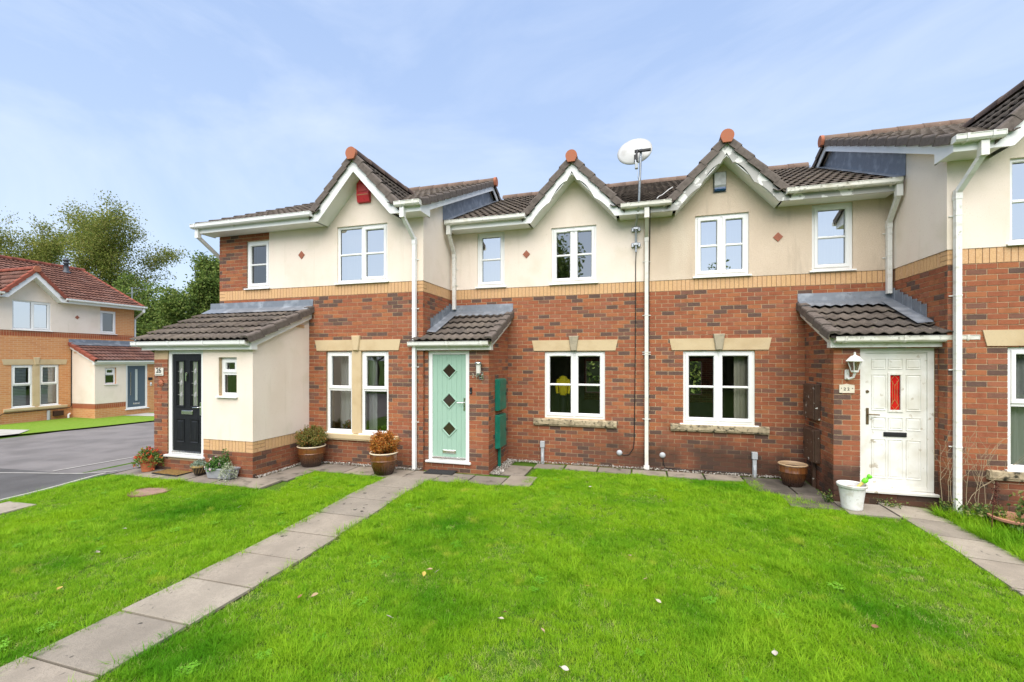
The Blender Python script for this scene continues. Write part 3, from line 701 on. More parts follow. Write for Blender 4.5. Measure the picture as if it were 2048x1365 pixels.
def porch(h, ai, ao, yf, walls, over_in=0.10, over_out=0.15, fmat=None, gmat=None, flash_a=None, steps=None, gut=None):
    """lean-to porch: walls callback builds the masonry; this adds roof, verge, fascia, gutter, flashings"""
    fmat = fmat or PVC; gmat = gmat or fmat
    ps = 0.44; ye = yf - 0.23; ze = 2.50; L = math.hypot(1, ps); v = (0, 1 / L, ps / L)
    zp = lambda y: ze + ps * (y - ye)
    a0, a1 = ai - over_in, ao + over_out
    roof = h.deck('porch_roof', [[(a0, ye + 0.03, zp(ye + 0.03) - 0.012), (a1, ye + 0.03, zp(ye + 0.03) - 0.012), (a1, -0.0, zp(0) - 0.012), (a0, 0.0, zp(0) - 0.012)]])
    run = (0 - ye) * L; g = 0.322; nv = int(run / g) + 1
    nu = int(round((a1 - a0) / TW)); u0 = a0 + 0.02
    yc = -h.porch_clip if hasattr(h, 'porch_clip') else None
    h.tile_plane(roof, (u0, ye, ze), (1, 0, 0), v, nu, nv, g, keep=lambda p: p.y < -0.10)
    h.verge(roof, (a0 + 0.012, ye + 0.005, ze + 0.0), v, (-1, 0, 0), nv, g)
    m = h.mb(); m.box(a0 + 0.03, a1 - 0.06, yf - 0.10, yf - 0.08, 2.335, 2.47); m.build('porch_fascia', fmat, h.root)
    m = h.mb(); m.box(a0 + 0.03, a1 - 0.06, yf - 0.079, yf - 0.002, 2.338, 2.35); m.build('porch_soffit', fmat, h.root)
    # raking verge board with its boxed foot
    b0 = a0 + 0.022; m = h.mb()
    m.prism([(yf - 0.105, 2.333), (yf - 0.105, zp(yf - 0.105) - 0.075), (-0.002, zp(0) - 0.075), (-0.002, zp(0) - 0.20), (yf + 0.02, zp(yf) - 0.185), (yf + 0.02, 2.333)], b0, b0 + 0.02, 'x')
    m.build('verge_board', fmat, h.root)
    m = h.mb(); m.prism([(yf + 0.02, zp(yf) - 0.185), (-0.002, zp(0) - 0.20), (-0.002, zp(0) - 0.188), (yf + 0.02, zp(yf) - 0.173)], b0 + 0.0205, ai - 0.002, 'x'); m.build('verge_soffit', fmat, h.root)
    gg = gut or (a0 + 0.06, a1 + 0.06)
    h.gutter(gg[0], gg[1], yf - 0.101, 2.485, gmat, step=0.7)
    # lead: upstand on the wall and apron dressed over the top course
    m = h.mb(); zt = zp(0); A0, A1 = a0 - 0.02, min(a1, flash_a or a1)
    n = 36; rows = [[], [], [], []]
    for i in range(n + 1):
        t = A0 + (A1 - A0) * i / n; wv = 0.012 * math.cos(2 * math.pi * (t - u0) / 0.15)
        for r_, p in enumerate([(t, -0.014, zt + 0.19), (t, -0.020, zt + 0.065), (t, -0.05, zt + 0.05), (t, -0.24 + 0.01 * math.sin(t * 9), zt - 0.24 * ps + 0.052 + wv)]): rows[r_].append(p)
    m.strip(rows); m.strip([[rows[0][0], rows[0][-1]], [(A0, -0.002, zt + 0.19), (A1, -0.002, zt + 0.19)]])
    m.build('lead_apron', LEAD, roof, smooth=False)
    if steps is not None:                     # stepped flashing against the neighbour's side wall (plane a = steps)
        n = 8; y0, y1 = yf + 0.22, -0.02
        for i in range(n):
            ya, yb_ = y0 + (y1 - y0) * i / n, y0 + (y1 - y0) * (i + 1) / n
            m = h.mb(); zb = zp(ya) + 0.0
            m.prism([(ya + 0.006, zb), (yb_ + 0.03, zp(yb_ + 0.03)), (yb_ + 0.03, zp(ya) + 0.285), (ya + 0.006, zp(ya) + 0.275)], steps - 0.020 - 0.008 * ((n - i) % 2), steps - 0.008 - 0.008 * ((n - i) % 2), 'x'); m.build('flashing_step', LEAD, roof)
        m = h.mb(); m._a([(steps - 0.03, y0 - 0.18, zp(y0 - 0.18) + 0.075), (steps - 0.03, y1, zp(y1) + 0.075), (steps - 0.21, y1, zp(y1) + 0.062), (steps - 0.21, y0 - 0.18, zp(y0 - 0.18) + 0.062), (steps - 0.026, y0 - 0.18, zp(y0 - 0.18) + 0.09), (steps - 0.026, y1, zp(y1) + 0.09)], [(0, 1, 2, 3), (0, 1, 5, 4)]); m.build('lead_gutter', LEAD, roof)
    return roof, zp

# ------------------------------------------------------------------ ground, road, paths
def sstep(a, b, x):
    t = min(1, max(0, (x - a) / (b - a))); return t * t * (3 - 2 * t)
def gz(x, y):
    """height of the ground: nearly flat lawn, a little higher along the house fronts, falling to the road"""
    g = 0.085 * sstep(3.8, 6.4, y) * sstep(4.6, 3.2, x) + 0.0
    return g - 0.085 * sstep(-9.4, -10.6, x) * sstep(3.8, 6.4, y) - 0.05 * sstep(-8.9, -9.8, x) - 0.24 * sstep(-10.0, -20.0, x)

SOIL = M('lawn_soil', (0.060, 0.125, 0.012), 0.95, layers=[(2.5, (0.085, 0.135, 0.018), 0.4, 0.7), (40, (0.035, 0.08, 0.008), 0.45, 0.7)], bump=(60, 0.6), spec=0.1)
ASPH = M('asphalt', (0.175, 0.16, 0.155), 0.88, layers=[(220, (0.25, 0.235, 0.225), 0.55, 0.75, 2), (1.3, (0.135, 0.125, 0.12), 0.42, 0.66, 6), (0.5, (0.205, 0.188, 0.18), 0.5, 0.75, 6, (1, 3, 1))], bump=(240, 0.5), spec=0.3)
ASPH2 = M('dark_asphalt', (0.098, 0.094, 0.092), 0.88, layers=[(220, (0.17, 0.165, 0.16), 0.55, 0.75, 2), (1.3, (0.078, 0.074, 0.072), 0.42, 0.66, 6)], bump=(240, 0.5), spec=0.3)
SLABC = [M('slab_%d' % i, c, 0.9, layers=[(3.0, tuple(x * 0.74 for x in c), 0.42, 0.7, 6), (140, tuple(x * 0.66 for x in c), 0.50, 0.7, 2), (20, tuple(x * 0.8 for x in c), 0.5, 0.7, 4), (9, (0.055, 0.05, 0.042), 0.66, 0.72, 4)], bump=(180, 0.45), spec=0.2)
         for i, c in enumerate([(0.32, 0.275, 0.22), (0.275, 0.24, 0.195), (0.35, 0.305, 0.245)])]
SLABD = [M('damp_slab_%d' % i, c, 0.85, layers=[(3.0, tuple(x * 0.66 for x in c), 0.42, 0.7, 6), (140, tuple(x * 0.75 for x in c), 0.52, 0.7, 2), (6, (0.06, 0.055, 0.04), 0.60, 0.74, 5)], bump=(160, 0.4), spec=0.25)
         for i, c in enumerate([(0.235, 0.20, 0.165), (0.27, 0.23, 0.185), (0.21, 0.18, 0.15)])]
CONCR = M('pale_concrete', (0.40, 0.385, 0.35), 0.9, layers=[(6, (0.32, 0.30, 0.27), 0.45, 0.7)])

def sheet(name, x0, x1, y0, y1, nx, ny, mat, dz=0.0, zf=gz):
    m = MB(); rows = [[(x0 + (x1 - x0) * i / nx, y0 + (y1 - y0) * j / ny, zf(x0 + (x1 - x0) * i / nx, y0 + (y1 - y0) * j / ny) + dz) for i in range(nx + 1)] for j in range(ny + 1)]
    m.strip(rows); o = m.build(name, mat, None, smooth=True, recalc=False); o['kind'] = 'structure'; return o

# one sheet to the horizon, finer near the houses
m = MB()
xs = [-900, -300, -120, -60, -40] + list(np.arange(-30, 12.1, 1.0)) + [20, 40, 80, 200, 900]
ys = [-900, -200, -60, -25, -12, -6] + list(np.arange(-3, 18.1, 0.75)) + [24, 34, 50, 90, 250, 900]
m.strip([[(x, y, gz(x, y) - 0.028) for x in xs] for y in ys]); g_ = m.build('ground', SOIL, None, smooth=True, recalc=False); g_['kind'] = 'structure'
sheet('road', -19.0, -9.52, -14, 40, 40, 60, ASPH, -0.012)
sheet('driveway', -15.5, -9.52, 2.6, 5.86, 24, 12, ASPH2, -0.006)
m = MB(); rows = []
for k in range(25):
    y = 2.0 + 3.86 * k / 24; x = -9.53 - 0.02 * math.sin(k * 0.6) - 0.10 * sstep(4.8, 5.9, y)
    rows.append([(x - 0.05, y, gz(x, y) - 0.06), (x - 0.05, y, gz(x, y) + 0.006), (x + 0.03, y, gz(x, y) + 0.012), (x + 0.03, y, gz(x, y) - 0.06)])
m.strip(rows); o = m.build('edging_kerb', CONCR, None); o['kind'] = 'structure'
m = MB()
for (p, q) in (((-13.6, 5.32), (-9.62, 6.02)), ((-11.22, 5.9), (-10.9, 8.6))):
    d = Vector((q[0] - p[0], q[1] - p[1], 0)).normalized(); n = Vector((-d.y, d.x, 0)) * 0.022; pts = []
    m.strip([[tuple(Vector((p[0] + (q[0] - p[0]) * t, p[1] + (q[1] - p[1]) * t, 0)) + n * s_ + Vector((0, 0, gz(p[0] + (q[0] - p[0]) * t, p[1] + (q[1] - p[1]) * t) + 0.002))) for s_ in (-1, 1)] for t in np.linspace(0, 1, 12)])
o = m.build('road_joint', CONCR, None, recalc=False); o['kind'] = 'structure'

def slab_path(name, cells, mats, zoff=0.004, gap=0.011):
    """paving: a thin mortar bed with every flag a part of its own; cells: (x0,x1,y0,y1)"""
    x0 = min(c[0] for c in cells); x1 = max(c[1] for c in cells); y0 = min(c[2] for c in cells); y1 = max(c[3] for c in cells)
    m = MB()
    for c in cells: m.quad(*[(x, y, gz(x, y) - 0.020) for x, y in ((c[0], c[2]), (c[1], c[2]), (c[1], c[3]), (c[0], c[3]))])
    bed = m.build(name, M('path_bed', (0.035, 0.03, 0.018), 0.95, layers=[(30, (0.05, 0.07, 0.015), 0.5, 0.7)]), None, recalc=False); bed['kind'] = 'structure'
    for c in cells:
        b = MB(); g = gap; t = random.uniform(-0.004, 0.006); ti = random.uniform(-0.008, 0.008)
        zz = lambda x, y: gz(x, y) + zoff + t + ti * (x - c[0])
        P = [(c[0] + g, c[2] + g), (c[1] - g, c[2] + g), (c[1] - g, c[3] - g), (c[0] + g, c[3] - g)]; e = 0.003
        I = [(c[0] + g + e, c[2] + g + e), (c[1] - g - e, c[2] + g + e), (c[1] - g - e, c[3] - g - e), (c[0] + g + e, c[3] - g - e)]
        b.strip([[(x, y, zz(x, y) - 0.05) for x, y in P], [(x, y, zz(x, y) - e) for x, y in P], [(x, y, zz(x, y)) for x, y in I]], close=True); b._a([(x, y, zz(x, y)) for x, y in I], [(0, 1, 2, 3)])
        b.build('paving_slab', random.choice(mats), bed)
    return bed
cells = []; y = 1.50
while y < 6.8: cells.append((-4.30 + random.uniform(-.02, .02), -3.50 + random.uniform(-.015, .015), y, y + 0.605)); y += 0.605
slab_path('garden_path', cells, SLABC)
cells = []
for i in range(5): cells.append((-9.35 + i * 0.6, -8.75 + i * 0.6, 5.72, 6.18))
for i in range(6): cells.append((-6.42 + i * 0.6 - (0.0), -5.82 + i * 0.6, 6.88, 7.42) if i > 0 else (-6.42, -5.82, 6.22, 7.42))
cells += [(-6.9, -6.42, 5.72, 6.16), (-6.42, -5.9, 5.72, 6.20), (-2.82, -2.22, 6.95, 7.42), (-2.22, -1.72, 6.98, 7.60), (-2.58, -1.98, 7.62, 8.35), (-1.97, -1.40, 8.25, 8.62)]
slab_path('front_pavement', cells, SLABD)
cells = [(-1.38 + i * 0.62, -0.77 + i * 0.62, 8.30, 8.66) for i in range(5)]
slab_path('wall_pavement', cells, SLABD)
SLABK = [M('mossy_slab_%d' % i, c, 0.85, layers=[(4, tuple(x * 0.55 for x in c), 0.42, 0.66, 6), (140, tuple(x * 0.7 for x in c), 0.5, 0.7, 2), (7, (0.05, 0.06, 0.02), 0.6, 0.74, 5)], bump=(120, 0.5), spec=0.25) for i, c in enumerate([(0.115, 0.10, 0.082), (0.14, 0.12, 0.098)])]
slab_path('corner_pavement', [(1.72, 2.33, 7.75, 8.62), (2.34, 2.72, 7.75, 8.62), (2.05, 2.70, 7.1, 7.74)], SLABK)
cells = []; y = 4.6
while y < 7.4: cells.append((3.30, 3.90, y, y + 0.6)); y += 0.605
cells += [(2.70, 3.29, 6.95, 7.5), (3.91, 4.15, 7.1, 7.5)]
slab_path('side_path', cells, SLABC)
slab_path('left_path', [(-9.25, -8.6, 3.2, 3.8), (-9.25, -8.6, 3.81, 4.35)], SLABC)

# ------------------------------------------------------------------ the five houses
REDTEX = brick_tex('red_brickwork', (0.31, 0.085, 0.042), (0.15, 0.068, 0.048), (0.26, 0.08, 0.045), (0.46, 0.31, 0.19))
COLS2 = [(1, [(1, True, [0.5])]), (1, [(1, True, [0.5])])]
TOPHUNG = [(1, [(0.53, False, []), (0.47, True, [])])]
ONE2 = [(1, [(1, True, [0.5])])]

def fittings_letterbox(par, h, a, z, y, mat, w=0.15, hh=0.032, slot=False):
    m = h.mb(); m.bbox(a - w, a + w, y - 0.016, y, z - hh, z + hh, 0.006); lb = m.build('letterbox', mat, par)
    m = h.mb(); m.bbox(a - w * 0.82, a + w * 0.82, y - 0.020, y - 0.0165, z - hh * 0.55, z + hh * 0.55, 0.0015); m.build('letter_flap', BLACKP if slot else mat, lb)
def fittings_handle(par, h, a, z, y, out, mat):
    m = h.mb(); m.bbox(a - 0.017, a + 0.017, y - 0.012, y, z - 0.12, z + 0.12, 0.004); hd = m.build('door_handle', mat, par)
    m = h.mb(); m.tube([(a, y - 0.012, z + 0.03), (a, y - 0.05, z + 0.03), (a + out * 0.02, y - 0.056, z + 0.03), (a + out * 0.13, y - 0.056, z + 0.026)], 0.009, 8); m.build('lever', mat, hd, smooth=True)
def panel_moulding(m, a0, a1, z0, z1, y, d=0.010, w=0.022):
    """raised-and-fielded panel on a door face"""
    m.ring(a0, a1, z0, z1, [(0, 0.002), (0.002, -d), (w * 0.5, -d * 0.4), (w, 0.003), (w * 2.1, -d * 0.7), (w * 2.1, 0.004)], y)
    m.box(a0 + w * 2.05, a1 - w * 2.05, y - d * 0.7, y + 0.003, z0 + w * 2.05, z1 - w * 2.05)

def end_house(h, o):
    ws = o.get('ws', 0.0); tex = h.tex; wm = ORB if tex else MORTAR; bandm = ORS if tex else CREAM_JOINT; rend = RENDER; pv = PVC
    ac = 1.27; A = 4.94; yf = -1.364; D = 7.5
    win = (0.735 + ws, 2.165 + ws, 0.70, 2.335)
    up = (0.754 + ws, 1.898 + ws, 3.69, 4.81); sm = (3.587, 4.186, 3.69, 4.69)
    # lower front wall
    H = [win, (2.60, A, -1, 2.9)]
    w = h.wall('F', 0, 0, A, -0.4, 3.44, [win, (2.9, 4.6, 0.3, 2.35)], wm)
    h.lay(w, 'F', 0, 0, A - 0.0, 3.448 - 46 * 0.075, 46, H, phase=-0.02)
    wb = h.wall('F', 0, 0, A, 3.4405, 3.652, [], bandm, name='brick_band')
    h.soldiers(wb, 'F', 0, 0.155, A - 0.15, 3.450, 0.198, quoin=((0.0, 0.15), (A - 0.15, A)))
    w2 = h.wall('F', 0, 3.582, A, 3.6525, 4.9, [sm], wm); h.lay(w2, 'F', 0, 3.59, A, 3.655, 16, [sm], phase=0.03)
    gt = lambda t: max(4.9, GS - 0.225 - abs(t - ac) * TG)
    h.wall('F', 0, -0.014, 3.5815, 3.6525, gt, [up], rend, df=0.014, breaks=[ac, ac - 0.789, ac + 0.789], name='rendered_wall')
    # return wall toward the neighbour
    if not tex:
        w = h.wall('N', 0, 0.25, D, -0.4, 3.44, [], wm); h.lay(w, 'N', 0, -0.003, 1.30, 3.448 - 46 * 0.075, 46, [(0.30, 1.3, -1, 2.45)] , phase=0.06)
        wb = h.wall('N', 0, 0.25, D, 3.4405, 3.652, [], bandm, name='brick_band'); h.soldiers(wb, 'N', 0, 0.155, 1.27, 3.450, 0.198, quoin=((-0.003, 0.15),))
    else:
        h.wall('N', 0, 0.25, D, -0.4, 3.652, [], wm)
    rt = lambda y: zmain(y if y < 3.75 else 7.5 - y) - 0.10
    h.wall('N', 0, 0.25, D, 3.6525, rt, [], rend, df=0.014, T=0.2, breaks=[3.75], name='rendered_wall')
    h.wall('O', A, 0.25, D, -0.4, lambda y: zmain(y if y < 3.75 else 7.5 - y) - 0.10, [], ORB if tex else REDTEX, breaks=[3.75]); h.wall('F', D + 0.25, 0, A, -0.4, 4.9, [], ORB if tex else REDTEX)
    interior(h, 0.3, A - 0.3, 4.6)
    # openings
    mull = 0.205; m0 = (win[0] + win[1]) / 2
    gl = GLASSM
    cur1 = [(win[0] + 0.06, win[0] + 0.2, BEIGEC, 0.16)] if not tex else None
    h.window(win[0] + 0.01, m0 - mull / 2 - 0.004, 0.712, 2.325, TOPHUNG, gm=gl, curtain=([(win[0] + 0.40, win[0] + 0.58, CURT, 0.2)] if not o.get('dirty') else [(win[0] + 0.05, m0 - 0.12, CURT, 0.22)]) if not tex else None)
    h.window(m0 + mull / 2 + 0.004, win[1] - 0.01, 0.712, 2.325, TOPHUNG, gm=gl, curtain=[(m0 + 0.14, m0 + 0.68, CURT, 0.35)] if not tex else None)
    m = h.mb(); m.prism([(m0 - mull / 2, 0.70), (m0 + mull / 2, 0.70), (m0 + mull / 2, 2.338), (m0 - mull / 2, 2.338)], -0.012, 0.2, 'y'); m.build('stone_mullion', STONE, h.root)
    lintel(h, 0.467 + ws, 2.425 + ws, 2.339, 2.552); stone_sill(h, 0.51 + ws, 2.40 + ws, 0.565, 0.698, STONED if o.get('dirty') else STONE)
    lay = [(1, [(1, False, [0.5])]), (1, [(1, True, [0.5])])] if not tex else [(1, [(1, False, [])]), (1, [(1, True, [])])]
    if h.sg < 0: lay = lay[::-1]
    h.window(*up, lay, yf=0.02, gm=GLASSR, curtain=[(up[1] - 0.52, up[1] - 0.10, CURT, 0.15)])
    h.window(*sm, ONE2 if not tex else [(1, [(1, True, [])])], yf=0.02, gm=GLASSM)
    diamond(h, 2.753, 4.31)
    if tex:      # venetian blinds
        for b0, b1 in ((win[0] + 0.07, m0 - mull / 2 - 0.06), (m0 + mull / 2 + 0.06, win[1] - 0.07)):
            for k in range(26):
                m = h.mb(); z = 0.80 + k * 0.058; m.prism([(0.075, z), (0.08, z - 0.006), (0.104, z + 0.030), (0.099, z + 0.036)], b0, b1 - 0.10, 'x'); m.build('blind_slat', PVC, h.root)
    # roof
    zr = zmain(3.75); xa = -0.13; xo = 5.10; Z = lambda y: zmain(y) - 0.012
    polys = [[(xa, EAVE_Y, Z(EAVE_Y)), (ac - 0.95, EAVE_Y, Z(EAVE_Y)), (ac - 0.95, 3.75, Z(3.75)), (xa, 3.75, Z(3.75))],
             [(ac - 0.95, 0, Z(0)), (ac + 0.95, 0, Z(0)), (ac + 0.95, 3.75, Z(3.75)), (ac - 0.95, 3.75, Z(3.75))],
             [(ac + 0.95, EAVE_Y, Z(EAVE_Y)), (xo, EAVE_Y, Z(EAVE_Y)), (xo, 3.75, Z(3.75)), (ac + 0.95, 3.75, Z(3.75))],
             [(xa, 3.75, Z(3.75)), (xo, 3.75, Z(3.75)), (xo, 7.88, Z(EAVE_Y)), (xa, 7.88, Z(EAVE_Y))]]
    roof = h.deck('roof', polys); ug = under_gable(ac)
    h.tile_plane(roof, (xa + 0.03, EAVE_Y - 0.03, EAVE_Z - 0.014), (1, 0, 0), VM, 17, 14, 0.333, keep=lambda p: ug(p) and p.y < 3.72)
    for xv, od in ((xa + 0.005, -1), (xo + 0.0, 1)):
        h.verge(roof, (xv, EAVE_Y + 0.0, EAVE_Z - 0.0), VM, (od, 0, 0), 13, 0.341)
        h.verge(roof, (xv, 7.88, EAVE_Z), (0, -VM[1], VM[2]), (od, 0, 0), 13, 0.341)
    h.ridge(roof, (xa - 0.05, 3.75, zr + 0.02), (xo + 0.04, 3.75, zr + 0.02))
    h.ridge_end(roof, (xa - 0.08, 3.75, zr + 0.03), (-1, 0, 0))
    gable(h, ac, 0.99, roof, False, pv)
    eaves(h, [(xa + 0.015, ac - 0.90), (ac + 0.90, xo - 0.02)])
    vb = h.mb(); zv = lambda y: zmain(y) - 0.075; zl = lambda y: zmain(y) - 0.205
    vb.prism([(FY - 0.042, 4.842), (FY - 0.042, zv(FY - 0.02)), (3.75, zv(3.75)), (7.8, zv(-0.3)), (7.8, zl(-0.3)), (3.75, zl(3.75)), (0.02, zl(0.02)), (0.02, 4.842)], xa + 0.016, xa - 0.006, 'x'); vb.build('verge_board', pv, h.root)
    vb = h.mb(); vb.prism([(0.02, zl(0.02) + 0.005), (3.75, zl(3.75) + 0.005), (3.75, zl(3.75) + 0.02), (0.02, zl(0.02) + 0.02)], xa + 0.017, -0.016, 'x'); vb.build('verge_soffit', pv, h.root)
    vb = h.mb(); vb.prism([(FY - 0.042, 4.842), (FY - 0.042, zv(FY - 0.02)), (3.75, zv(3.75)), (7.8, zv(-0.3)), (7.8, zl(-0.3)), (3.75, zl(3.75)), (0.02, zl(0.02)), (0.02, 4.842)], xo - 0.022, xo, 'x'); vb.build('verge_board', pv, h.root)
    # lead over the neighbour's lower roof
    if not tex:
        s0 = o['step']; zn = lambda y: zmain(y - s0)
        m = h.mb(); ya = s0 + EAVE_Y - 0.05; ye_ = 4.6
        n = 24; rows = [[], [], []]
        for i in range(n + 1):
            y = ya + (ye_ - ya) * i / n; zt = min(zn(y) + 0.42, zl(y if y < 3.75 else 7.5 - y) + 0.02) + 0.004 * math.sin(i * 2.1)
            rows[0].append((-0.020, y, max(zt, zn(y) + 0.075))); rows[1].append((-0.024, y, zn(y) + 0.07)); rows[2].append((-0.17 - 0.012 * math.sin(i * 1.7), y, zn(y) + 0.062))
        m.strip(rows); m.build('lead_flashing', LEAD, h.root)
    h.gutter(ac + 0.90, xo + 0.10, FY - 0.043, 5.012, pv); h.gutter(-0.16, ac - 0.93, FY - 0.043, 5.012, PVCW)
    # --- porch
    fm = dict(over_in=0.10, over_out=0.25)
    roofp, zp = porch(h, 2.59, 4.934, yf, None, **fm)
    dh = (3.718, 4.597, 0.345, 2.345); pw = (2.933, 3.348, 1.51, 2.20)
    w = h.wall('F', yf, 2.59, 4.934, -0.3, 2.36, [dh, pw], wm, T=0.22)
    h.lay(w, 'F', yf, 2.59, 4.934, 0.072 - 0.075 * 4, 32, [dh, (2.50, 3.718, 0.50, 2.5)], phase=0.02)
    h.wall('F', yf, 2.576, 3.716, 0.717, 2.359, [pw], rend, T=-0.001, df=0.014, name='rendered_wall')
    if tex:
        h.wall('F', yf, 2.588, 3.716, 0.52, 0.716, [], bandm, T=-0.001, df=0.006, name='brick_band'); h.wall('N', 2.59, yf - 0.006, -0.001, 0.52, 0.716, [], bandm, T=-0.001, df=0.006, name='brick_band')
    w2 = h.wall('N', 2.59, yf + 0.22, 0, -0.3, lambda y: zp(y) - 0.05, [], wm, T=0.2)
    if not tex:
        q = h.wall('F', yf, 2.5901, 3.717, 0.521, 0.7168, [], bandm, T=-0.0005, df=0.001, name='brick_band'); h.soldiers(q, 'F', yf, 2.75, 3.56, 0.522, 0.19, quoin=((2.59, 2.74), (3.57, 3.715)))
        q2 = h.wall('N', 2.59, yf, -0.001, 0.521, 0.7168, [], bandm, T=-0.0005, df=0.001, name='brick_band'); h.soldiers(q2, 'N', 2.59, yf + 0.27, -0.01, 0.522, 0.19, quoin=((yf - 0.003, yf + 0.26),))
        h.lay(w2, 'N', 2.59, yf - 0.003, -0.006, 0.072 - 0.075 * 4, 10, [], phase=0.06)
    h.wall('N', 2.59, yf, -0.001, 0.717, lambda y: zp(y) - 0.052, [], rend, T=-0.001, df=0.014, name='rendered_wall')
    h.wall('O', 4.934, yf + 0.22, 0, -0.3, lambda y: zp(y) - 0.05, [], ORB if tex else REDTEX, T=0.2)
    h.window(pw[0] + 0.005, pw[1] - 0.005, pw[2], pw[3], [(1, [(0.6, False, []), (0.4, True, [])])], yf=yf + 0.05, gm=GLASSM, sill=0)
    m = h.mb(); m.prism([(yf + 0.06, 1.508), (yf - 0.06, 1.498), (yf - 0.06, 1.478), (yf - 0.05, 1.478), (yf + 0.06, 1.488)], pw[0] - 0.03, pw[1] + 0.03, 'x'); m.build('window_sill', pv, h.root)
    # air vent
    m = h.mb()
    for k in range(3):
        for j in range(2): m.box(2.56, 2.575, -0.36 + k * 0.07, -0.30 + k * 0.07, 2.80 + j * 0.03, 2.82 + j * 0.03)
    v_ = m.build('air_vent', CREAMB[0], h.root)
    df_ = h.door_frame(dh[0] + 0.002, dh[1] - 0.002, dh[2] + 0.005, dh[3] - 0.006, yf + 0.02, pv)
    return dict(yf=yf, dh=dh)

# --- number 26
h26 = House('terraced_house', (-3.93, 7.54, 0), 0, -1, 'end terrace house with black front door and cream rendered lean-to porch')
e = end_house(h26, dict(step=1.26)); yf = e['yf']
BLK = M('black_door', (0.007, 0.008, 0.010), 0.5, layers=[(60, (0.016, 0.017, 0.020), 0.5, 0.75, 4, (1, 1, 0.1))], bump=(90, 0.2), spec=0.3)
y = yf + 0.04; a0, a1, z0, z1 = 3.797, 4.518, 0.445, 2.262
m = h26.mb(); gp = [(3.895, 4.075, 1.30, 2.12), (4.24, 4.42, 1.30, 2.12)]
h26.slab(m, 'F', y, a0, a1, z0, z1, gp, T=0.045)
for g in gp: m.ring(g[0] - 0.025, g[1] + 0.025, g[2] - 0.03, g[3] + 0.03, [(0, 0.001), (0.006, -0.014), (0.022, -0.014), (0.03, 0.01), (0.03, 0.02), (0, 0.02)], y)
d26 = m.build('front_door', BLK, h26.root)
for q in ((3.885, 4.085, 0.62, 1.05), (4.23, 4.43, 0.62, 1.05)):
    m = h26.mb(); panel_moulding(m, *q, y); m.build('door_panel', BLK, d26)
LEADG = glass('leaded_glass', 0.10, (0.75, 0.72, 0.68))
for g in gp:
    m = h26.mb(); m.quad((g[0], y + 0.02, g[2]), (g[1], y + 0.02, g[2]), (g[1], y + 0.02, g[3]), (g[0], y + 0.02, g[3])); pn = m.build('glass_panel', LEADG, d26)
    m = h26.mb(); c = (g[0] + g[1]) / 2
    for x in (c - 0.03, c + 0.03, c): m.box(x - 0.003, x + 0.003, y + 0.012, y + 0.018, g[2], g[3])
    for k in (1.50, 1.72, 1.94):
        m.prism([(c - 0.034, k), (c, k - 0.055), (c + 0.034, k), (c, k + 0.055)], y + 0.010, y + 0.0185, 'y'); m.box(g[0], g[1], y + 0.0125, y + 0.0175, k - 0.003, k + 0.003)
    m.build('lead_pattern', M('came_grey', (0.38, 0.38, 0.37), 0.4, metal=0.3), pn)
    m = h26.mb(); m.quad((g[0] - .05, y + 0.30, g[2]), (g[1] + .05, y + 0.30, g[2]), (g[1] + .05, y + 0.30, g[3]), (g[0] - .05, y + 0.30, g[3])); m.build('net_curtain', BEIGEC, d26)
fittings_letterbox(d26, h26, 4.157, 1.175, y, CHROME, 0.135, 0.038); fittings_handle(d26, h26, 3.83, 1.25, y, 1, CHROME)
m = h26.mb(); m.bbox(4.135, 4.18, y - 0.03, y, 1.86, 1.92, 0.008); m.bbox(4.142, 4.173, y - 0.036, y - 0.012, 1.76, 1.875, 0.006); m.build('knocker', CHROME, d26)
m = h26.mb(); m.prism([(y - 0.03, z0 - 0.03), (y - 0.034, z0 - 0.012), (y + 0.0, z0 + 0.012), (y + 0.0, z0 - 0.03)], a0, a1, 'x'); m.build('weather_bar', CHROME, d26)
h26.downpipe(0.147, FY - 0.07, 4.93, -0.062, 4.42, 0.09, PVC, clips=(4.05, 3.12, 2.02, 0.98), da=0.06)
h26.downpipe(5.10, FY - 0.05, 4.93, 0.35, 4.30, 3.4, PVC, clips=())
h26.finish()

# --- the matching house at the right-hand end
h20 = House('terraced_house', (4.03, 7.43, 0), 0, 1, 'end terrace house cut off by the right edge of the picture')
e = end_house(h20, dict(step=1.37, ws=-0.095, dirty=True))
m = h20.mb(); h20.slab(m, 'F', e['yf'] + 0.04, 3.797, 4.518, 0.445, 2.262, [], T=0.045); m.build('front_door', BLK, h20.root)
h20.downpipe(0.075, FY - 0.07, 4.93, -0.062, 4.40, 0.10, PVCW, clips=(4.1, 3.02, 2.02, 0.98), da=0.08)
h20.finish()

# --- the house across the road
hL = House('detached_house', (-22.74, 10.0, -0.37), R(90), 1, 'orange brick house with red tiled roof across the road', textured=True, red=True)
e = end_house(hL, dict(step=1.26)); yf = e['yf']
SLATE = M('slate_blue_door', (0.075, 0.105, 0.135), 0.45, layers=[(30, (0.09, 0.12, 0.15), 0.5, 0.7, 3, (1, 1, 8))])
y = yf + 0.04; m = hL.mb(); hL.slab(m, 'F', y, 3.797, 4.518, 0.445, 2.262, [(4.10, 4.22, 0.72, 2.12)], T=0.045); dL = m.build('front_door', SLATE, hL.root)
m = hL.mb(); m.ring(4.08, 4.24, 0.70, 2.14, [(0, 0.001), (0.004, -0.012), (0.018, -0.012), (0.022, 0.0), (0.022, 0.02), (0, 0.02)], y); m.build('glazing_frame', SLATE, dL)
FROST = M('frosted_glass', (0.50, 0.54, 0.52), 0.3); m = hL.mb(); m.box(4.10, 4.22, y + 0.015, y + 0.02, 0.72, 2.12); m.build('glass_panel', FROST, dL)
m = hL.mb(); m.tube([(3.90, y - 0.05, 0.98), (3.90, y - 0.05, 1.98)], 0.016, 8)
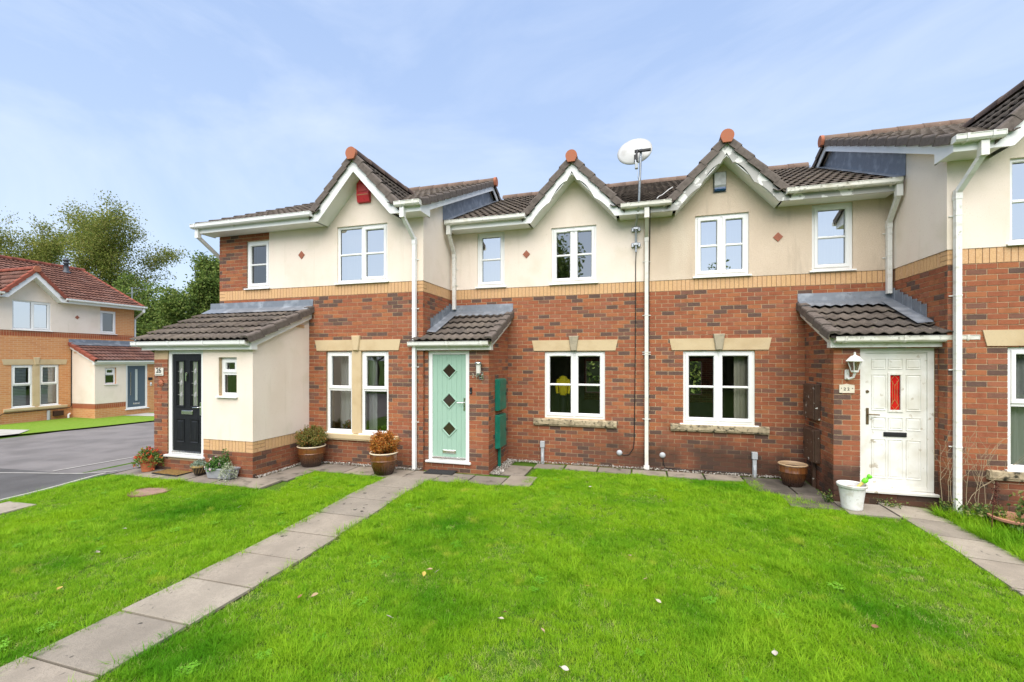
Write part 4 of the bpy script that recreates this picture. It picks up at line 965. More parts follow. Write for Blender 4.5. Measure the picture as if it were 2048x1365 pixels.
for z in (1.08, 1.88): m.tube([(3.90, y, z), (3.90, y - 0.05, z)], 0.01, 6)
m.build('bar_handle', CHROME, dL, smooth=True)
fittings_letterbox(dL, hL, 4.16, 0.60, y, CHROME, 0.14, 0.035)
# flue pipe on the red roof, black cable, vent and pipe stubs low on the wall
FLUE = M('flue_grey', (0.06, 0.068, 0.08), 0.5); m = hL.mb(); zf = zmain(3.1); FLA = 4.08
m.lathe([(0.17, 0.0), (0.15, 0.05), (0.09, 0.10), (0.085, 0.42), (0.12, 0.43), (0.12, 0.46), (0.085, 0.47), (0.085, 0.55), (0.13, 0.56), (0.12, 0.62), (0.06, 0.66), (0.05, 0.7)], (FLA, 3.1, zf - 0.02), 14); m.build('flue', FLUE, hL.root, smooth=True)
m = hL.mb(); m.tube([(2.56, -0.02, 3.25), (2.55, -0.02, 0.62), (2.45, -0.09, 0.55), (0.45, -0.09, 0.52), (0.40, -0.02, 0.45), (0.36, -0.02, 0.2)], 0.014, 6); m.build('cable', BLACKP, hL.root)
m = hL.mb(); m.box(1.95, 2.25, -0.12, -0.004, 0.26, 0.46); m.build('boiler_vent', M('brown_plastic', (0.045, 0.022, 0.018), 0.5), hL.root)
m = hL.mb(); m.tube([(1.80, -0.05, 0.12), (1.80, -0.05, 0.50)], 0.05, 10); m.build('wall_conduit', GREYP, hL.root)
m = hL.mb(); m.tube([(2.42, -0.09, 0.10), (2.42, -0.08, 0.26), (2.50, -0.03, 0.30)], 0.035, 8); m.build('waste_pipe', PVC, hL.root)
hL.downpipe(5.10, FY - 0.05, 4.93, 0.20, 4.45, 0.2, PVC, clips=())
hL.finish()

# --- the two middle houses
def mid_house(h, o):
    ac = o['ac']; A = o['A']; rend = o['rend']; pv = PVC; gm = o['gutter']; yf = o['yf']; ai = o['ai']
    lw = (o['lw'], o['lw'] + 1.203, 0.985, 2.325); up = (o['up'], o['up'] + 0.898, 3.695, 4.812); sm = (o['sm'], o['sm'] + 0.605, 3.70, 4.835)
    w = h.wall('F', 0, 0, A, -0.4, 3.44, [lw, (ai + 0.22, 3.9, 0.2, 2.4)], MORTAR)
    h.lay(w, 'F', 0, 0.0, A, 3.448 - 46 * 0.075, 46, [lw, (ai + 0.01, 9, -1, 2.85)], phase=o['phase'])
    wb = h.wall('F', 0, 0, A, 3.4405, 3.652, [], CREAM_JOINT, name='brick_band'); h.soldiers(wb, 'F', 0, 0.004, A, 3.450, 0.198)
    gt = lambda t: max(4.9, GS - 0.225 - abs(t - ac) * TG)
    h.wall('F', 0, 0, A, 3.6525, gt, [up, sm], rend, df=0.014, breaks=[ac, ac - 0.789, ac + 0.789], name='rendered_wall')
    h.wall('F', 7.75, 0, A, -0.4, 4.9, [(0.6, 2.0, 0.95, 2.1)], REDTEX)
    interior(h, 0.15, A - 0.3, 5.2 if o.get('rear') else 4.6, o.get('rear'))
    h.window(*lw, COLS2, yf=0.03, gm=GLASS, sill=o.get('sill', 0), vent=o.get('vents', ()), curtain=o.get('curtL'))
    lintel(h, o['lw'] - 0.245, o['lw'] + 1.465, 2.336, 2.55, keymat=STONED if o.get('keyd') else M('grey_keystone', (0.36, 0.31, 0.22), 0.9, layers=[(12, (0.22, 0.2, 0.15), 0.5, 0.75, 6)], bump=(70, 0.4)))
    stone_sill(h, o['lw'] - 0.225, o['lw'] + 1.42, 0.835, 0.972, STONED)
    h.window(*up, COLS2, yf=0.02, gm=o['gu'], curtain=o.get('curtU'), vent=[(up[0] + up[1]) / 2] if o.get('vents') else ())
    h.window(*sm, ONE2, yf=0.02, gm=GLASSR, curtain=[(sm[0] + 0.05, sm[1] - 0.05, CURT, 0.12)], vent=[(sm[0] + sm[1]) / 2] if o.get('vents') else ())
    diamond(h, o['dia'], 4.32)
    Z = lambda y: zmain(y) - 0.012
    yr = 3.72
    roof = h.deck('roof', [[(0, EAVE_Y, Z(EAVE_Y)), (ac - 0.95, EAVE_Y, Z(EAVE_Y)), (ac - 0.95, yr, Z(yr)), (0, yr, Z(yr))], [(ac - 0.95, 0, Z(0)), (ac + 0.95, 0, Z(0)), (ac + 0.95, yr, Z(yr)), (ac - 0.95, yr, Z(yr))],
                           [(ac + 0.95, EAVE_Y, Z(EAVE_Y)), (A - 0.07, EAVE_Y, Z(EAVE_Y)), (A - 0.07, yr, Z(yr)), (ac + 0.95, yr, Z(yr))], [(0, yr, Z(yr)), (A, yr, Z(yr)), (A, 7.85, Z(EAVE_Y)), (0, 7.85, Z(EAVE_Y))]])
    ug = under_gable(ac)
    h.tile_plane(roof, (0.0, EAVE_Y - 0.03, EAVE_Z - 0.014), (1, 0, 0), VM, 13, 14, 0.331, keep=lambda p: ug(p) and p.y < yr - 0.04)
    h.ridge(roof, (0, yr, zmain(yr) + 0.02), (A - 0.05, yr, zmain(yr) + 0.02))
    gable(h, ac, 0.955, roof, True, o['barge'])
    eaves(h, [(0, ac - 0.88), (ac + 0.88, A - 0.10)], o['fascia'])
    h.gutter(ac + 0.91, A - 0.07, FY - 0.043, 5.012, gm)
    # porch
    pf = o['pf']
    roofp, zp = porch(h, ai, A, yf, None, over_in=0.10, over_out=o['oo'], fmat=pf, gmat=o['pg'], flash_a=A - 0.02, steps=A, gut=o['gut'])
    dh = (o['d0'], o['d1'], 0.225, 2.335)
    w = h.wall('F', yf, ai, A, -0.3, 2.36, [dh], MORTAR, T=0.2)
    h.lay(w, 'F', yf, ai, A, 3.448 - 46 * 0.075, 32, [dh], phase=o['phase'])
    w = h.wall('N', ai, yf + 0.2, 0, -0.3, lambda y: zp(y) - 0.05, [], MORTAR, T=0.2); h.lay(w, 'N', ai, yf - 0.003, -0.006, 3.448 - 46 * 0.075, 44, [], phase=0.05, top=lambda y: zp(y) - 0.04)
    h.door_frame(dh[0] + 0.002, dh[1] - 0.002, dh[2] + 0.005, dh[3] - 0.004, yf + 0.02, o['dfm'])
    return dict(dh=dh, yf=yf)

# number 24
h24 = House('terraced_house', (0.07, 8.80, 0), 0, -1, 'mid terrace house with mint green front door and scalloped white bargeboards')
e = mid_house(h24, dict(A=3.995, oo=0.24, ac=1.32, rend=RENDER, gutter=PVCW, yf=-1.205, ai=2.709, lw=0.722, up=0.886, sm=2.772, phase=0.03, gu=GLASSU, dia=2.303, barge=PVC, fascia=PVC, pf=PVCW, pg=PVCW, d0=3.086, d1=3.975 - 0.055, dfm=PVC, vents=[1.02, 1.62], gut=(2.66, 4.24), rear=(0.55, 1.75, 0.9, 2.2)))
yf = e['yf']; y = yf + 0.04
MINT = M('mint_door', (0.30, 0.455, 0.362), 0.42, layers=[(50, (0.27, 0.415, 0.33), 0.5, 0.75, 4, (1, 1, 0.06))], bump=(70, 0.15), spec=0.4)
MINTG = M('mint_groove', (0.19, 0.38, 0.275), 0.6)
a0, a1, z0, z1 = e['dh'][0] + 0.077, e['dh'][1] - 0.077, 0.325, 2.255; n = 7; pwid = (a1 - a0) / n; ca = (a0 + a1) / 2
m = h24.mb(); m.box(a0, a1, y + 0.006, y + 0.045, z0, z1); d24 = m.build('front_door', MINTG, h24.root)
for k in range(n):
    m = h24.mb(); m.bbox(a0 + k * pwid + 0.0008, a0 + (k + 1) * pwid - 0.0008, y, y + 0.006, z0, z1, 0.0025); m.build('door_plank', MINT, d24)
DG = M('dim_diamond_glass', (0.035, 0.026, 0.018), 0.05, spec=0.8)
for k, zc in enumerate((1.95, 1.39, 0.86)):
    m = h24.mb(); ro, ri = 0.162, 0.125
    dm = lambda r_, yy: [(ca - r_, yy, zc), (ca, yy, zc - r_), (ca + r_, yy, zc), (ca, yy, zc + r_)]
    m.strip([dm(ro, y + 0.001), dm(ro - 0.004, y - 0.014), dm(ri + 0.012, y - 0.016), dm(ri, y - 0.004), dm(ri, y + 0.01)], close=True); fr = m.build('diamond_frame', MINT, d24)
    m = h24.mb(); m._a(dm(ri + 0.004, y - 0.003), [(0, 1, 2, 3)]); m.build('diamond_pane', DG, fr)
fittings_letterbox(d24, h24, ca, 0.43, y, CHROME, 0.135, 0.034); fittings_handle(d24, h24, a0 + 0.035, 1.33, y, 1, CHROME)
m = h24.mb(); m.prism([(y - 0.028, z0 - 0.03), (y - 0.03, z0 - 0.015), (y, z0 + 0.01), (y, z0 - 0.03)], a0, a1, 'x'); m.build('weather_bar', CHROME, d24)
h24.downpipe(3.915 - 0.03, FY - 0.07, 4.93, -0.062, 4.42, 3.24, PVCW, clips=(4.1, 3.75), da=-0.02)
h24.finish()

# number 22
h22 = House('terraced_house', (0.07, 8.80, 0), 0, 1, 'mid terrace house with worn white front door and peeling bargeboards')
OLDW = M('worn_white_paint', (0.72, 0.71, 0.67), 0.55, layers=[(5, (0.60, 0.58, 0.51), 0.5, 0.72, 7), (9, (0.42, 0.37, 0.29), 0.625, 0.68, 7), (1.7, (0.60, 0.57, 0.49), 0.5, 0.72, 5), (3, (0.66, 0.65, 0.6), 0.5, 0.7, 5, (1, 1, 0.2))], bump=(20, 0.15), spec=0.35)
e = mid_house(h22, dict(A=3.955, oo=0.17, ac=1.385, rend=PEBBLE, gutter=GRIMY, yf=-1.172, ai=2.697, lw=0.708, up=0.914, sm=2.794, phase=0.11, gu=GLASSR, dia=2.272, barge=PEEL, fascia=PEEL, pf=PVCW, pg=GRIMY, d0=3.028, d1=3.925, dfm=OLDW, sill=0.055, gut=(2.66, 4.30), rear=(1.35, 2.2, 0.9, 2.2), curtL=[(1.62, 1.86, BEIGEC, 0.25)], curtU=[(0.97, 1.75, CURT, 0.25)]))
yf = e['yf']; y = yf + 0.04; a0, a1, z0, z1 = e['dh'][0] + 0.077, e['dh'][1] - 0.077, 0.325, 2.255; W = a1 - a0; ca = (a0 + a1) / 2
rg = (ca - 0.058, ca + 0.058, 1.43, 1.93)
m = h22.mb(); h22.slab(m, 'F', y, a0, a1, z0, z1, [rg], T=0.045); m.ring(rg[0] - 0.035, rg[1] + 0.035, rg[2] - 0.035, rg[3] + 0.035, [(0, 0.001), (0.004, -0.012), (0.028, -0.012), (0.035, 0.0), (0.035, 0.02), (0, 0.02)], y); d22 = m.build('front_door', OLDW, h22.root)
cx_ = [a0 + W * f for f in (0.23, 0.5, 0.79)]
for i, c in enumerate(cx_):
    for zz0, zz1 in ((2.02, 2.17), (1.42, 1.94), (1.14, 1.32), (0.44, 1.00)):
        if i == 1 and zz0 == 1.42: continue
        m = h22.mb(); panel_moulding(m, c - 0.088, c + 0.088, zz0, zz1, y, 0.009, 0.014); m.build('door_panel', OLDW, d22)
STAIN = M('red_stained_glass', (0.52, 0.012, 0.012), 0.12, layers=[(9, (0.25, 0.006, 0.008), 0.45, 0.7)], spec=0.6); GOLD = M('lead_came', (0.55, 0.36, 0.14), 0.4, metal=0.6)
m = h22.mb(); m.box(rg[0], rg[1], y + 0.012, y + 0.016, rg[2], rg[3]); pn = m.build('glass_panel', STAIN, d22)
m = h22.mb(); x0, x1, zb, zt = rg[0] + 0.014, rg[1] - 0.014, rg[2] + 0.02, rg[3] - 0.02
def came(p, q): m.tube([(p[0], y + 0.011, p[1]), (q[0], y + 0.011, q[1])], 0.0028, 5)
for k in range(2):
    zc_ = (rg[3] - 0.09, rg[2] + 0.09)[k]; s_ = (1, -1)[k]
    came((ca, zc_ + s_ * 0.09), (rg[1] - 0.01, zc_ + s_ * 0.02)); came((ca, zc_ + s_ * 0.09), (rg[0] + 0.01, zc_ + s_ * 0.02)); came((rg[1] - 0.01, zc_ + s_ * 0.02), (ca, zc_ - s_ * 0.06)); came((rg[0] + 0.01, zc_ + s_ * 0.02), (ca, zc_ - s_ * 0.06))
for x in (rg[0] + 0.03, rg[1] - 0.03): came((x, zb + 0.06), (x, zt - 0.06))
came((ca, zb + 0.13), (ca, zt - 0.13)); m.build('lead_came', GOLD, pn)
fittings_letterbox(d22, h22, ca - 0.005, 1.075, y, BLACKP, 0.14, 0.033, True)
BRASS = M('tarnished_brass', (0.16, 0.11, 0.06), 0.45, metal=0.7)
fittings_handle(d22, h22, a0 + 0.03, 1.33, y, 1, BRASS)
m = h22.mb(); m.lathe([(0.0, -0.012), (0.02, -0.012), (0.022, 0.0)], (a0 + 0.03, y, 1.69), 12, 'y'); m.build('lock', BRASS, d22)
h22.gutter(-0.40, 0.47, FY - 0.043, 5.012, GRIMY, step=0.5)
h22.downpipe(3.885, FY - 0.07, 4.93, -0.062, 4.42, 3.26, PVCW, clips=(4.25, 3.85), da=-0.02)
h22.downpipe(0.054, FY - 0.07, 4.93, -0.062, 4.48, 0.11, M('grey_white_pipe', (0.68, 0.66, 0.61), 0.5, layers=[(8, (0.58, 0.55, 0.48), 0.5, 0.75, 6)]), clips=(4.02, 3.0, 2.26, 2.3, 1.03), shoe=True)
h22.finish()

# ------------------------------------------------------------------ lawn
def in_rect(x, y, r): return (x > r[0]) & (x < r[1]) & (y > r[2]) & (y < r[3])
def leaf_tip(w, L, bend, lean, az, base, seg=3):
    """one curved blade as a strip"""
    c, s_ = math.cos(az), math.sin(az); v = []
    for k in range(seg + 1):
        t = k / seg; out = L * (math.sin(lean) * t + bend * t * t); up = L * (math.cos(lean) * t - 0.45 * bend * t * t)
        ww = w * (1 - t ** 1.6) if k < seg else 0
        cx, cy = base[0] + c * out, base[1] + s_ * out
        if k < seg: v += [(cx - s_ * ww, cy + c * ww, up), (cx + s_ * ww, cy - c * ww, up)]
        else: v.append((cx, cy, up))
    f = [(2 * k, 2 * k + 1, 2 * k + 3, 2 * k + 2) for k in range(seg - 1)] + [(2 * seg - 2, 2 * seg - 1, 2 * seg)]
    return v, f
GRASS = M('grass_blade', (0.132, 0.325, 0.005), 0.65, rnd=(0.310, 0.505, 0.024), layers=[(1.1, (0.260, 0.450, 0.010), 0.46, 0.70, 4), (0.7, (0.080, 0.265, 0.004), 0.50, 0.68, 4), (3.2, (0.42, 0.50, 0.05), 0.62, 0.78, 3)], trans=0.35, spec=0.15)
DRYG = M('dry_grass', (0.46, 0.44, 0.16), 0.7, rnd=(0.36, 0.50, 0.10), trans=0.3, spec=0.15)
CLOV = M('clover_leaf', (0.12, 0.34, 0.015), 0.6, rnd=(0.20, 0.44, 0.03), trans=0.25, spec=0.25)
def clump(name, n, rad, L0, L1, w, lean, mat, bend=0.5):
    m = MB()
    for k in range(n):
        a, r = random.uniform(0, 6.283), rad * math.sqrt(random.random())
        v, f = leaf_tip(w * random.uniform(0.7, 1.25), random.uniform(L0, L1), random.uniform(0.1, bend), random.uniform(0.05, lean), random.uniform(0, 6.283), (r * math.cos(a), r * math.sin(a)))
        m._a(v, f)
    me = bpy.data.meshes.new(name); me.from_pydata(m.v, [], m.f); me.materials.append(mat); me.polygons.foreach_set('use_smooth', [True] * len(m.f))
    return bpy.data.objects.new(name, me)
def clover(name, n, rad, mat):
    m = MB()
    for k in range(n):
        a, r = random.uniform(0, 6.283), rad * math.sqrt(random.random()); x, y, z = r * math.cos(a), r * math.sin(a), random.uniform(0.012, 0.04)
        for j in range(3):
            b = a + j * 2.094 + random.uniform(-.2, .2); L = random.uniform(0.009, 0.016); c, s_ = math.cos(b), math.sin(b); t = random.uniform(-0.2, 0.35)
            m._a([(x, y, z), (x + c * L - s_ * L * .55, y + s_ * L + c * L * .55, z + t * L), (x + c * L * 1.5, y + s_ * L * 1.5, z + t * L * 1.3), (x + c * L + s_ * L * .55, y + s_ * L - c * L * .55, z + t * L)], [(0, 1, 2, 3)])
    me = bpy.data.meshes.new(name); me.from_pydata(m.v, [], m.f); me.materials.append(mat)
    return bpy.data.objects.new(name, me)

def scatter(name, pts, rot, scl, idx, sources, label, cat):
    coll = bpy.data.collections.new(name + '_source')
    for i, s_ in enumerate(sources): s_.name = '%02d_%s' % (i, s_.name); coll.objects.link(s_)
    me = bpy.data.meshes.new(name); me.vertices.add(len(pts)); me.vertices.foreach_set('co', np.asarray(pts, dtype=np.float32).ravel())
    a = me.attributes.new('rot', 'FLOAT_VECTOR', 'POINT'); a.data.foreach_set('vector', np.asarray(rot, dtype=np.float32).ravel())
    a = me.attributes.new('scl', 'FLOAT_VECTOR', 'POINT'); a.data.foreach_set('vector', np.asarray(scl, dtype=np.float32).ravel())
    a = me.attributes.new('idx', 'INT', 'POINT'); a.data.foreach_set('value', np.asarray(idx, dtype=np.int32))
    o = obj(name, me); tag(o, label, cat, kind='stuff')
    for s_ in sources:
        if s_.data.materials[0].name not in me.materials: me.materials.append(s_.data.materials[0])
    ng = bpy.data.node_groups.new(name + '_nodes', 'GeometryNodeTree')
    ng.interface.new_socket('Geometry', in_out='INPUT', socket_type='NodeSocketGeometry'); ng.interface.new_socket('Geometry', in_out='OUTPUT', socket_type='NodeSocketGeometry')
    N, Lk = ng.nodes, ng.links
    gi, go = N.new('NodeGroupInput'), N.new('NodeGroupOutput'); ip = N.new('GeometryNodeInstanceOnPoints'); ci = N.new('GeometryNodeCollectionInfo')
    ci.inputs['Collection'].default_value = coll; ci.inputs['Separate Children'].default_value = True; ci.inputs['Reset Children'].default_value = True
    ip.inputs['Pick Instance'].default_value = True
    def att(nm, ty):
        n = N.new('GeometryNodeInputNamedAttribute'); n.data_type = ty; n.inputs['Name'].default_value = nm; return n.outputs['Attribute']
    Lk.new(gi.outputs[0], ip.inputs['Points']); Lk.new(ci.outputs[0], ip.inputs['Instance']); Lk.new(att('idx', 'INT'), ip.inputs['Instance Index'])
    Lk.new(att('rot', 'FLOAT_VECTOR'), ip.inputs['Rotation']); Lk.new(att('scl', 'FLOAT_VECTOR'), ip.inputs['Scale']); Lk.new(ip.outputs[0], go.inputs[0])
    md = o.modifiers.new('scatter', 'NODES'); md.node_group = ng
    return o

def vnoise(x, y, s, seed=0):
    """cheap smooth value noise in [0,1]"""
    r = np.random.default_rng(seed); T = r.random((64, 64)); X, Y = x * s, y * s; i, j = np.floor(X).astype(int), np.floor(Y).astype(int); u, v = X - i, Y - j; u, v = u * u * (3 - 2 * u), v * v * (3 - 2 * v)
    g = lambda a, b: T[a % 64, b % 64]
    return (g(i, j) * (1 - u) + g(i + 1, j) * u) * (1 - v) + (g(i, j + 1) * (1 - u) + g(i + 1, j + 1) * u) * v
gzv = np.vectorize(gz)

def lawn_mask(x, y):
    e = 0.05 * (vnoise(x, y, 3.0, 5) - 0.5)
    lawn = ((x > -9.42) & (y < 5.74 + e) & (x < -4.20 + e)) | ((x > -6.0 + (6.9 - y) * 0.4) & (x < -4.2 + e) & (y < 6.92 + e)) | ((x > -3.56 + e) & (x < 3.34 + e) & (y < 6.98 + e)) | \
           ((x > -1.86 + e) & (x < 1.95) & (y < 8.30 + e + 0.05 * np.sin(x * 4))) | ((x >= 1.9) & (x < 3.3) & (y < 7.75 - (x - 1.9) * 0.75 + e)) | ((x > 3.86 + e) & (x < 9) & (y < 7.38))
    lawn &= y > 0.9
    for r in ((-9.28, -8.58, 3.1, 4.33),): lawn &= ~in_rect(x, y, r)
    lawn &= ~(((x + 7.56) / 0.30) ** 2 + ((y - 5.22) / 0.15) ** 2 < 1)
    return lawn
def view_ok(x, y):
    dep = -SIN * x + COS * y; xc = COS * x + SIN * y
    return (dep > 0.7) & (np.abs(xc / np.maximum(dep, .1)) < 1.45)

src = [clump('grass_tuft', 26, 0.055, 0.022, 0.062, 0.0020, 0.75, GRASS) for k in range(5)] + [clump('grass_tuft', 22, 0.045, 0.045, 0.105, 0.0022, 0.85, GRASS, 0.75) for k in range(3)] + \
      [clump('long_grass', 20, 0.03, 0.09, 0.17, 0.0024, 0.95, GRASS, 0.8) for k in range(2)] + [clump('dry_tuft', 14, 0.05, 0.018, 0.05, 0.0018, 1.1, DRYG, 0.8) for k in range(2)] + [clover('clover', 34, 0.07, CLOV) for k in range(2)]
N_ = 170000
x = RNG.uniform(-9.5, 7.5, N_); y = RNG.uniform(0.9, 8.5, N_)
k = lawn_mask(x, y) & view_ok(x, y); x, y = x[k], y[k]
pn = vnoise(x, y, 1.3, 1) * 0.6 + vnoise(x, y, 4.1, 2) * 0.4; n = len(x)
edge = np.minimum(np.abs(x + 4.25), np.abs(x + 3.55)) < 0.10
kind = RNG.integers(0, 5, n)
tall = (RNG.random(n) < 0.04 + 0.42 * np.clip((pn - 0.56) * 4, 0, 1)); kind[tall] = RNG.integers(5, 8, tall.sum())
lng = (RNG.random(n) < 0.010 + 0.07 * np.clip((pn - 0.62) * 6, 0, 1)) | ((x > 3.86) & (RNG.random(n) < 0.75)); kind[lng] = RNG.integers(8, 10, lng.sum())
dry = RNG.random(n) < 0.10 + 0.22 * np.clip((0.40 - pn) * 5, 0, 1) + 0.30 * edge; tl = edge & (RNG.random(n) < 0.25); kind[tl] = RNG.integers(5, 10, tl.sum()); kind[dry] = RNG.integers(10, 12, dry.sum())
cl = RNG.random(n) < 0.0012 + 0.0* (vnoise(x, y, 2.3, 9) > 0.72); kind[cl] = RNG.integers(12, 14, cl.sum())
keep = RNG.random(n) < np.clip(0.55 + 0.9 * pn - 0.45 * edge, 0.2, 1.0)
x, y, kind, pn = x[keep], y[keep], kind[keep], pn[keep]; n = len(x)
s_ = RNG.uniform(0.62, 1.1, n) * (0.66 + 0.50 * pn); s_[x > 3.86] *= 1.0 + 0.75 * np.clip((y[x > 3.86] - 5.0) / 2, 0, 1)
scatter('lawn_grass', np.c_[x, y, gzv(x, y) - 0.022], np.c_[RNG.normal(0, 0.08, n), RNG.normal(0, 0.08, n), RNG.uniform(0, 6.283, n)], np.c_[s_, s_, s_], kind, src, 'bright green lawn grass in front of the terrace', 'grass')

# far lawn of the house across the road
FARL = M('far_lawn', (0.16, 0.26, 0.025), 0.9, layers=[(8, (0.22, 0.29, 0.05), 0.45, 0.7), (60, (0.08, 0.19, 0.02), 0.45, 0.7)], bump=(80, 0.8), spec=0.1)
m = MB(); zz = -0.235
m._a([(-22.6, 9.0, zz), (-19.3, 9.3, zz - .02), (-18.7, 11.0, zz), (-18.35, 13.2, zz), (-18.3, 17, zz), (-22.6, 17, zz)], [(0, 1, 2, 3, 4, 5)]); o = m.build('far_lawn', FARL, None, recalc=False); o['kind'] = 'structure'
m = MB(); m._a([(-21.3, 13.55, zz + .006), (-18.35, 13.95, zz + .006), (-18.35, 14.55, zz + .006), (-21.3, 14.55, zz + .006)], [(0, 1, 2, 3)]); m._a([(-22.5, 6.0, zz + .004), (-19.6, 6.0, zz + .004), (-19.3, 9.3, zz + .004), (-20.0, 9.9, zz + .004), (-22.6, 9.4, zz + .004)], [(0, 1, 2, 3, 4)]); o = m.build('far_path', CONCR, None, recalc=False); o['kind'] = 'structure'

# ------------------------------------------------------------------ trees
def leaf_mesh(name, P, size, mats, parent, flat=0.0, aspect=0.62, weights=None, drop=0.0):
    """many folded leaf-shaped faces, one mesh"""
    n = len(P); P = np.asarray(P); s_ = size * RNG.uniform(0.6, 1.3, n)
    nrm = RNG.normal(size=(n, 3)); nrm[:, 2] = np.abs(nrm[:, 2]) * (0.7 + flat); nrm /= np.linalg.norm(nrm, axis=1)[:, None]
    t = RNG.normal(size=(n, 3)); t[:, 2] -= drop; t -= nrm * (t * nrm).sum(1)[:, None]; t /= np.linalg.norm(t, axis=1)[:, None]; b = np.cross(nrm, t)
    S = s_[:, None]; up = nrm * S * 0.16
    V = np.stack([P, P + t * S * 0.5 + b * S * aspect * 0.5 + up, P + t * S, P + t * S * 0.5 - b * S * aspect * 0.5 + up], 1).reshape(-1, 3)
    base = (np.arange(n) * 4)[:, None]; Fc = np.concatenate([base + np.array([[0, 1, 2]]), base + np.array([[0, 2, 3]])], 1).reshape(-1, 3)
    me = bpy.data.meshes.new(name); me.from_pydata(V.tolist(), [], Fc.tolist())
    for m_ in mats: me.materials.append(m_)
    mi = RNG.choice(len(mats), n, p=weights); me.polygons.foreach_set('material_index', np.repeat(mi, 2)); me.update()
    return obj(name, me, parent)

BARK = M('bark', (0.16, 0.125, 0.09), 0.95, layers=[(12, (0.07, 0.055, 0.04), 0.45, 0.65, 6, (1, 1, 0.3))], bump=(40, 0.6), spec=0.1)
LF = [M('leaf_%d' % i, c, 0.6, trans=0.35, spec=0.2) for i, c in enumerate([(0.195, 0.230, 0.045), (0.26, 0.275, 0.060), (0.125, 0.165, 0.034), (0.32, 0.30, 0.085)])]
LD = [M('dark_leaf_%d' % i, c, 0.6, trans=0.30, spec=0.2) for i, c in enumerate([(0.12, 0.185, 0.036), (0.17, 0.235, 0.048), (0.078, 0.13, 0.027), (0.22, 0.27, 0.065)])]

def tree(name, loc, H, W, label, leaves, mats, size, seed, trunk_r=0.18, clear=0.25, droop=0.2, group=None, spread=0.55):
    rs = random.Random(seed); root = tag(empty(name, loc), label, 'tree', group); m = MB(); tips = []
    def limb(p, d, L, r, lev):
        pts, rad = [p], [r]; q = Vector(p)
        n = 5 if lev < 2 else 4
        for k in range(n):
            d = (d + Vector((rs.gauss(0, .14), rs.gauss(0, .14), rs.gauss(0.03 - droop * 0.05 * lev, .08)))).normalized(); q = q + d * (L / n); pts.append(tuple(q)); rad.append(r * (1 - 0.75 * (k + 1) / n))
            if lev >= 2: tips.append((tuple(q), L))
            if lev < 3 and (k >= 1 or lev > 0):
                for j in range(2 if lev == 0 else rs.choice((1, 2))):
                    az = rs.uniform(0, 6.283); side = Vector((math.cos(az), math.sin(az), 0)); nd = (d * (1 - spread) + side * spread * rs.uniform(.7, 1.2) + Vector((0, 0, 0.15))).normalized()
                    limb(tuple(q), nd, L * rs.uniform(0.42, 0.62), rad[-1] * 0.62, lev + 1)
        m.tube(pts, [max(x, 0.012) for x in rad], 6 if lev < 2 else 4, cap=False)
    limb((0, 0, -0.1), Vector((0, 0, 1)), H * 0.78, trunk_r, 0)
    T = np.array([t[0] for t in tips]); c = T[:, :2].mean(0)
    zmin = clear * H; ext = np.abs(T[:, :2] - c).max(0).max(); fx = W / 2 / ext; sz = H / T[:, 2].max() * 0.97
    # squash limbs and twigs to the wanted outline
    m.v = [((vx - c[0] * min(1, max(0, vz) / H)) * (1 + (fx - 1) * min(1, max(0, vz) / H * 1.6)), (vy - c[1] * min(1, max(0, vz) / H)) * (1 + (fx - 1) * min(1, max(0, vz) / H * 1.6)), vz * sz) for vx, vy, vz in m.v]
    T = np.c_[(T[:, 0] - c[0] * np.clip(T[:, 2] / H, 0, 1)) * (1 + (fx - 1) * np.clip(T[:, 2] / H * 1.6, 0, 1)), (T[:, 1] - c[1] * np.clip(T[:, 2] / H, 0, 1)) * (1 + (fx - 1) * np.clip(T[:, 2] / H * 1.6, 0, 1)), T[:, 2] * sz]
    T = T[T[:, 2] > zmin]
    m.build('trunk', BARK, root, smooth=True, recalc=False)
    w = RNG.random(len(T)) ** 1.3 + 0.1; idx = RNG.choice(len(T), leaves, p=w / w.sum())
    P = T[idx] + np.clip(RNG.normal(size=(leaves, 3)), -1.7, 1.7) * np.array([0.24, 0.24, 0.20]) * (H / 10) + np.array([0, 0, -0.05])
    leaf_mesh('crown', P, size, mats, root, drop=droop, weights=[0.34, 0.28, 0.22, 0.16])
    return root

tree('birch_tree', (-42.0, 25.5, -0.4), 15.8, 10.4, 'tall yellow green birch rising behind the red tiled roof', 44000, LF, 0.15, 3, 0.22, 0.16, 0.5)
tree('birch_tree', (-53.5, 25.0, -0.4), 16.0, 12.0, 'pale green birch at the far left behind the red roof', 42000, LF, 0.165, 8, 0.22, 0.16, 0.5)
tree('maple_tree', (-26.0, 20.8, -0.3), 9.3, 5.6, 'dark green broadleaf tree between the red roofed house and the terrace', 36000, LD, 0.16, 21, 0.16, 0.06, 0.15)
tree('maple_tree', (-32.5, 22.6, -0.3), 8.6, 7.0, 'dense green tree beside the television aerial', 36000, LD, 0.17, 33, 0.16, 0.06, 0.15)
tree('maple_tree', (-19.5, 23.0, -0.3), 7.6, 6.0, 'green tree showing just left of the terrace eaves', 16000, LD, 0.17, 41, 0.16, 0.06, 0.15)
tree('birch_tree', (-62.0, 34.0, -0.4), 14.0, 12.0, 'distant birch half hidden between two taller birches', 15000, LF, 0.24, 15, 0.2, 0.15, 0.4)
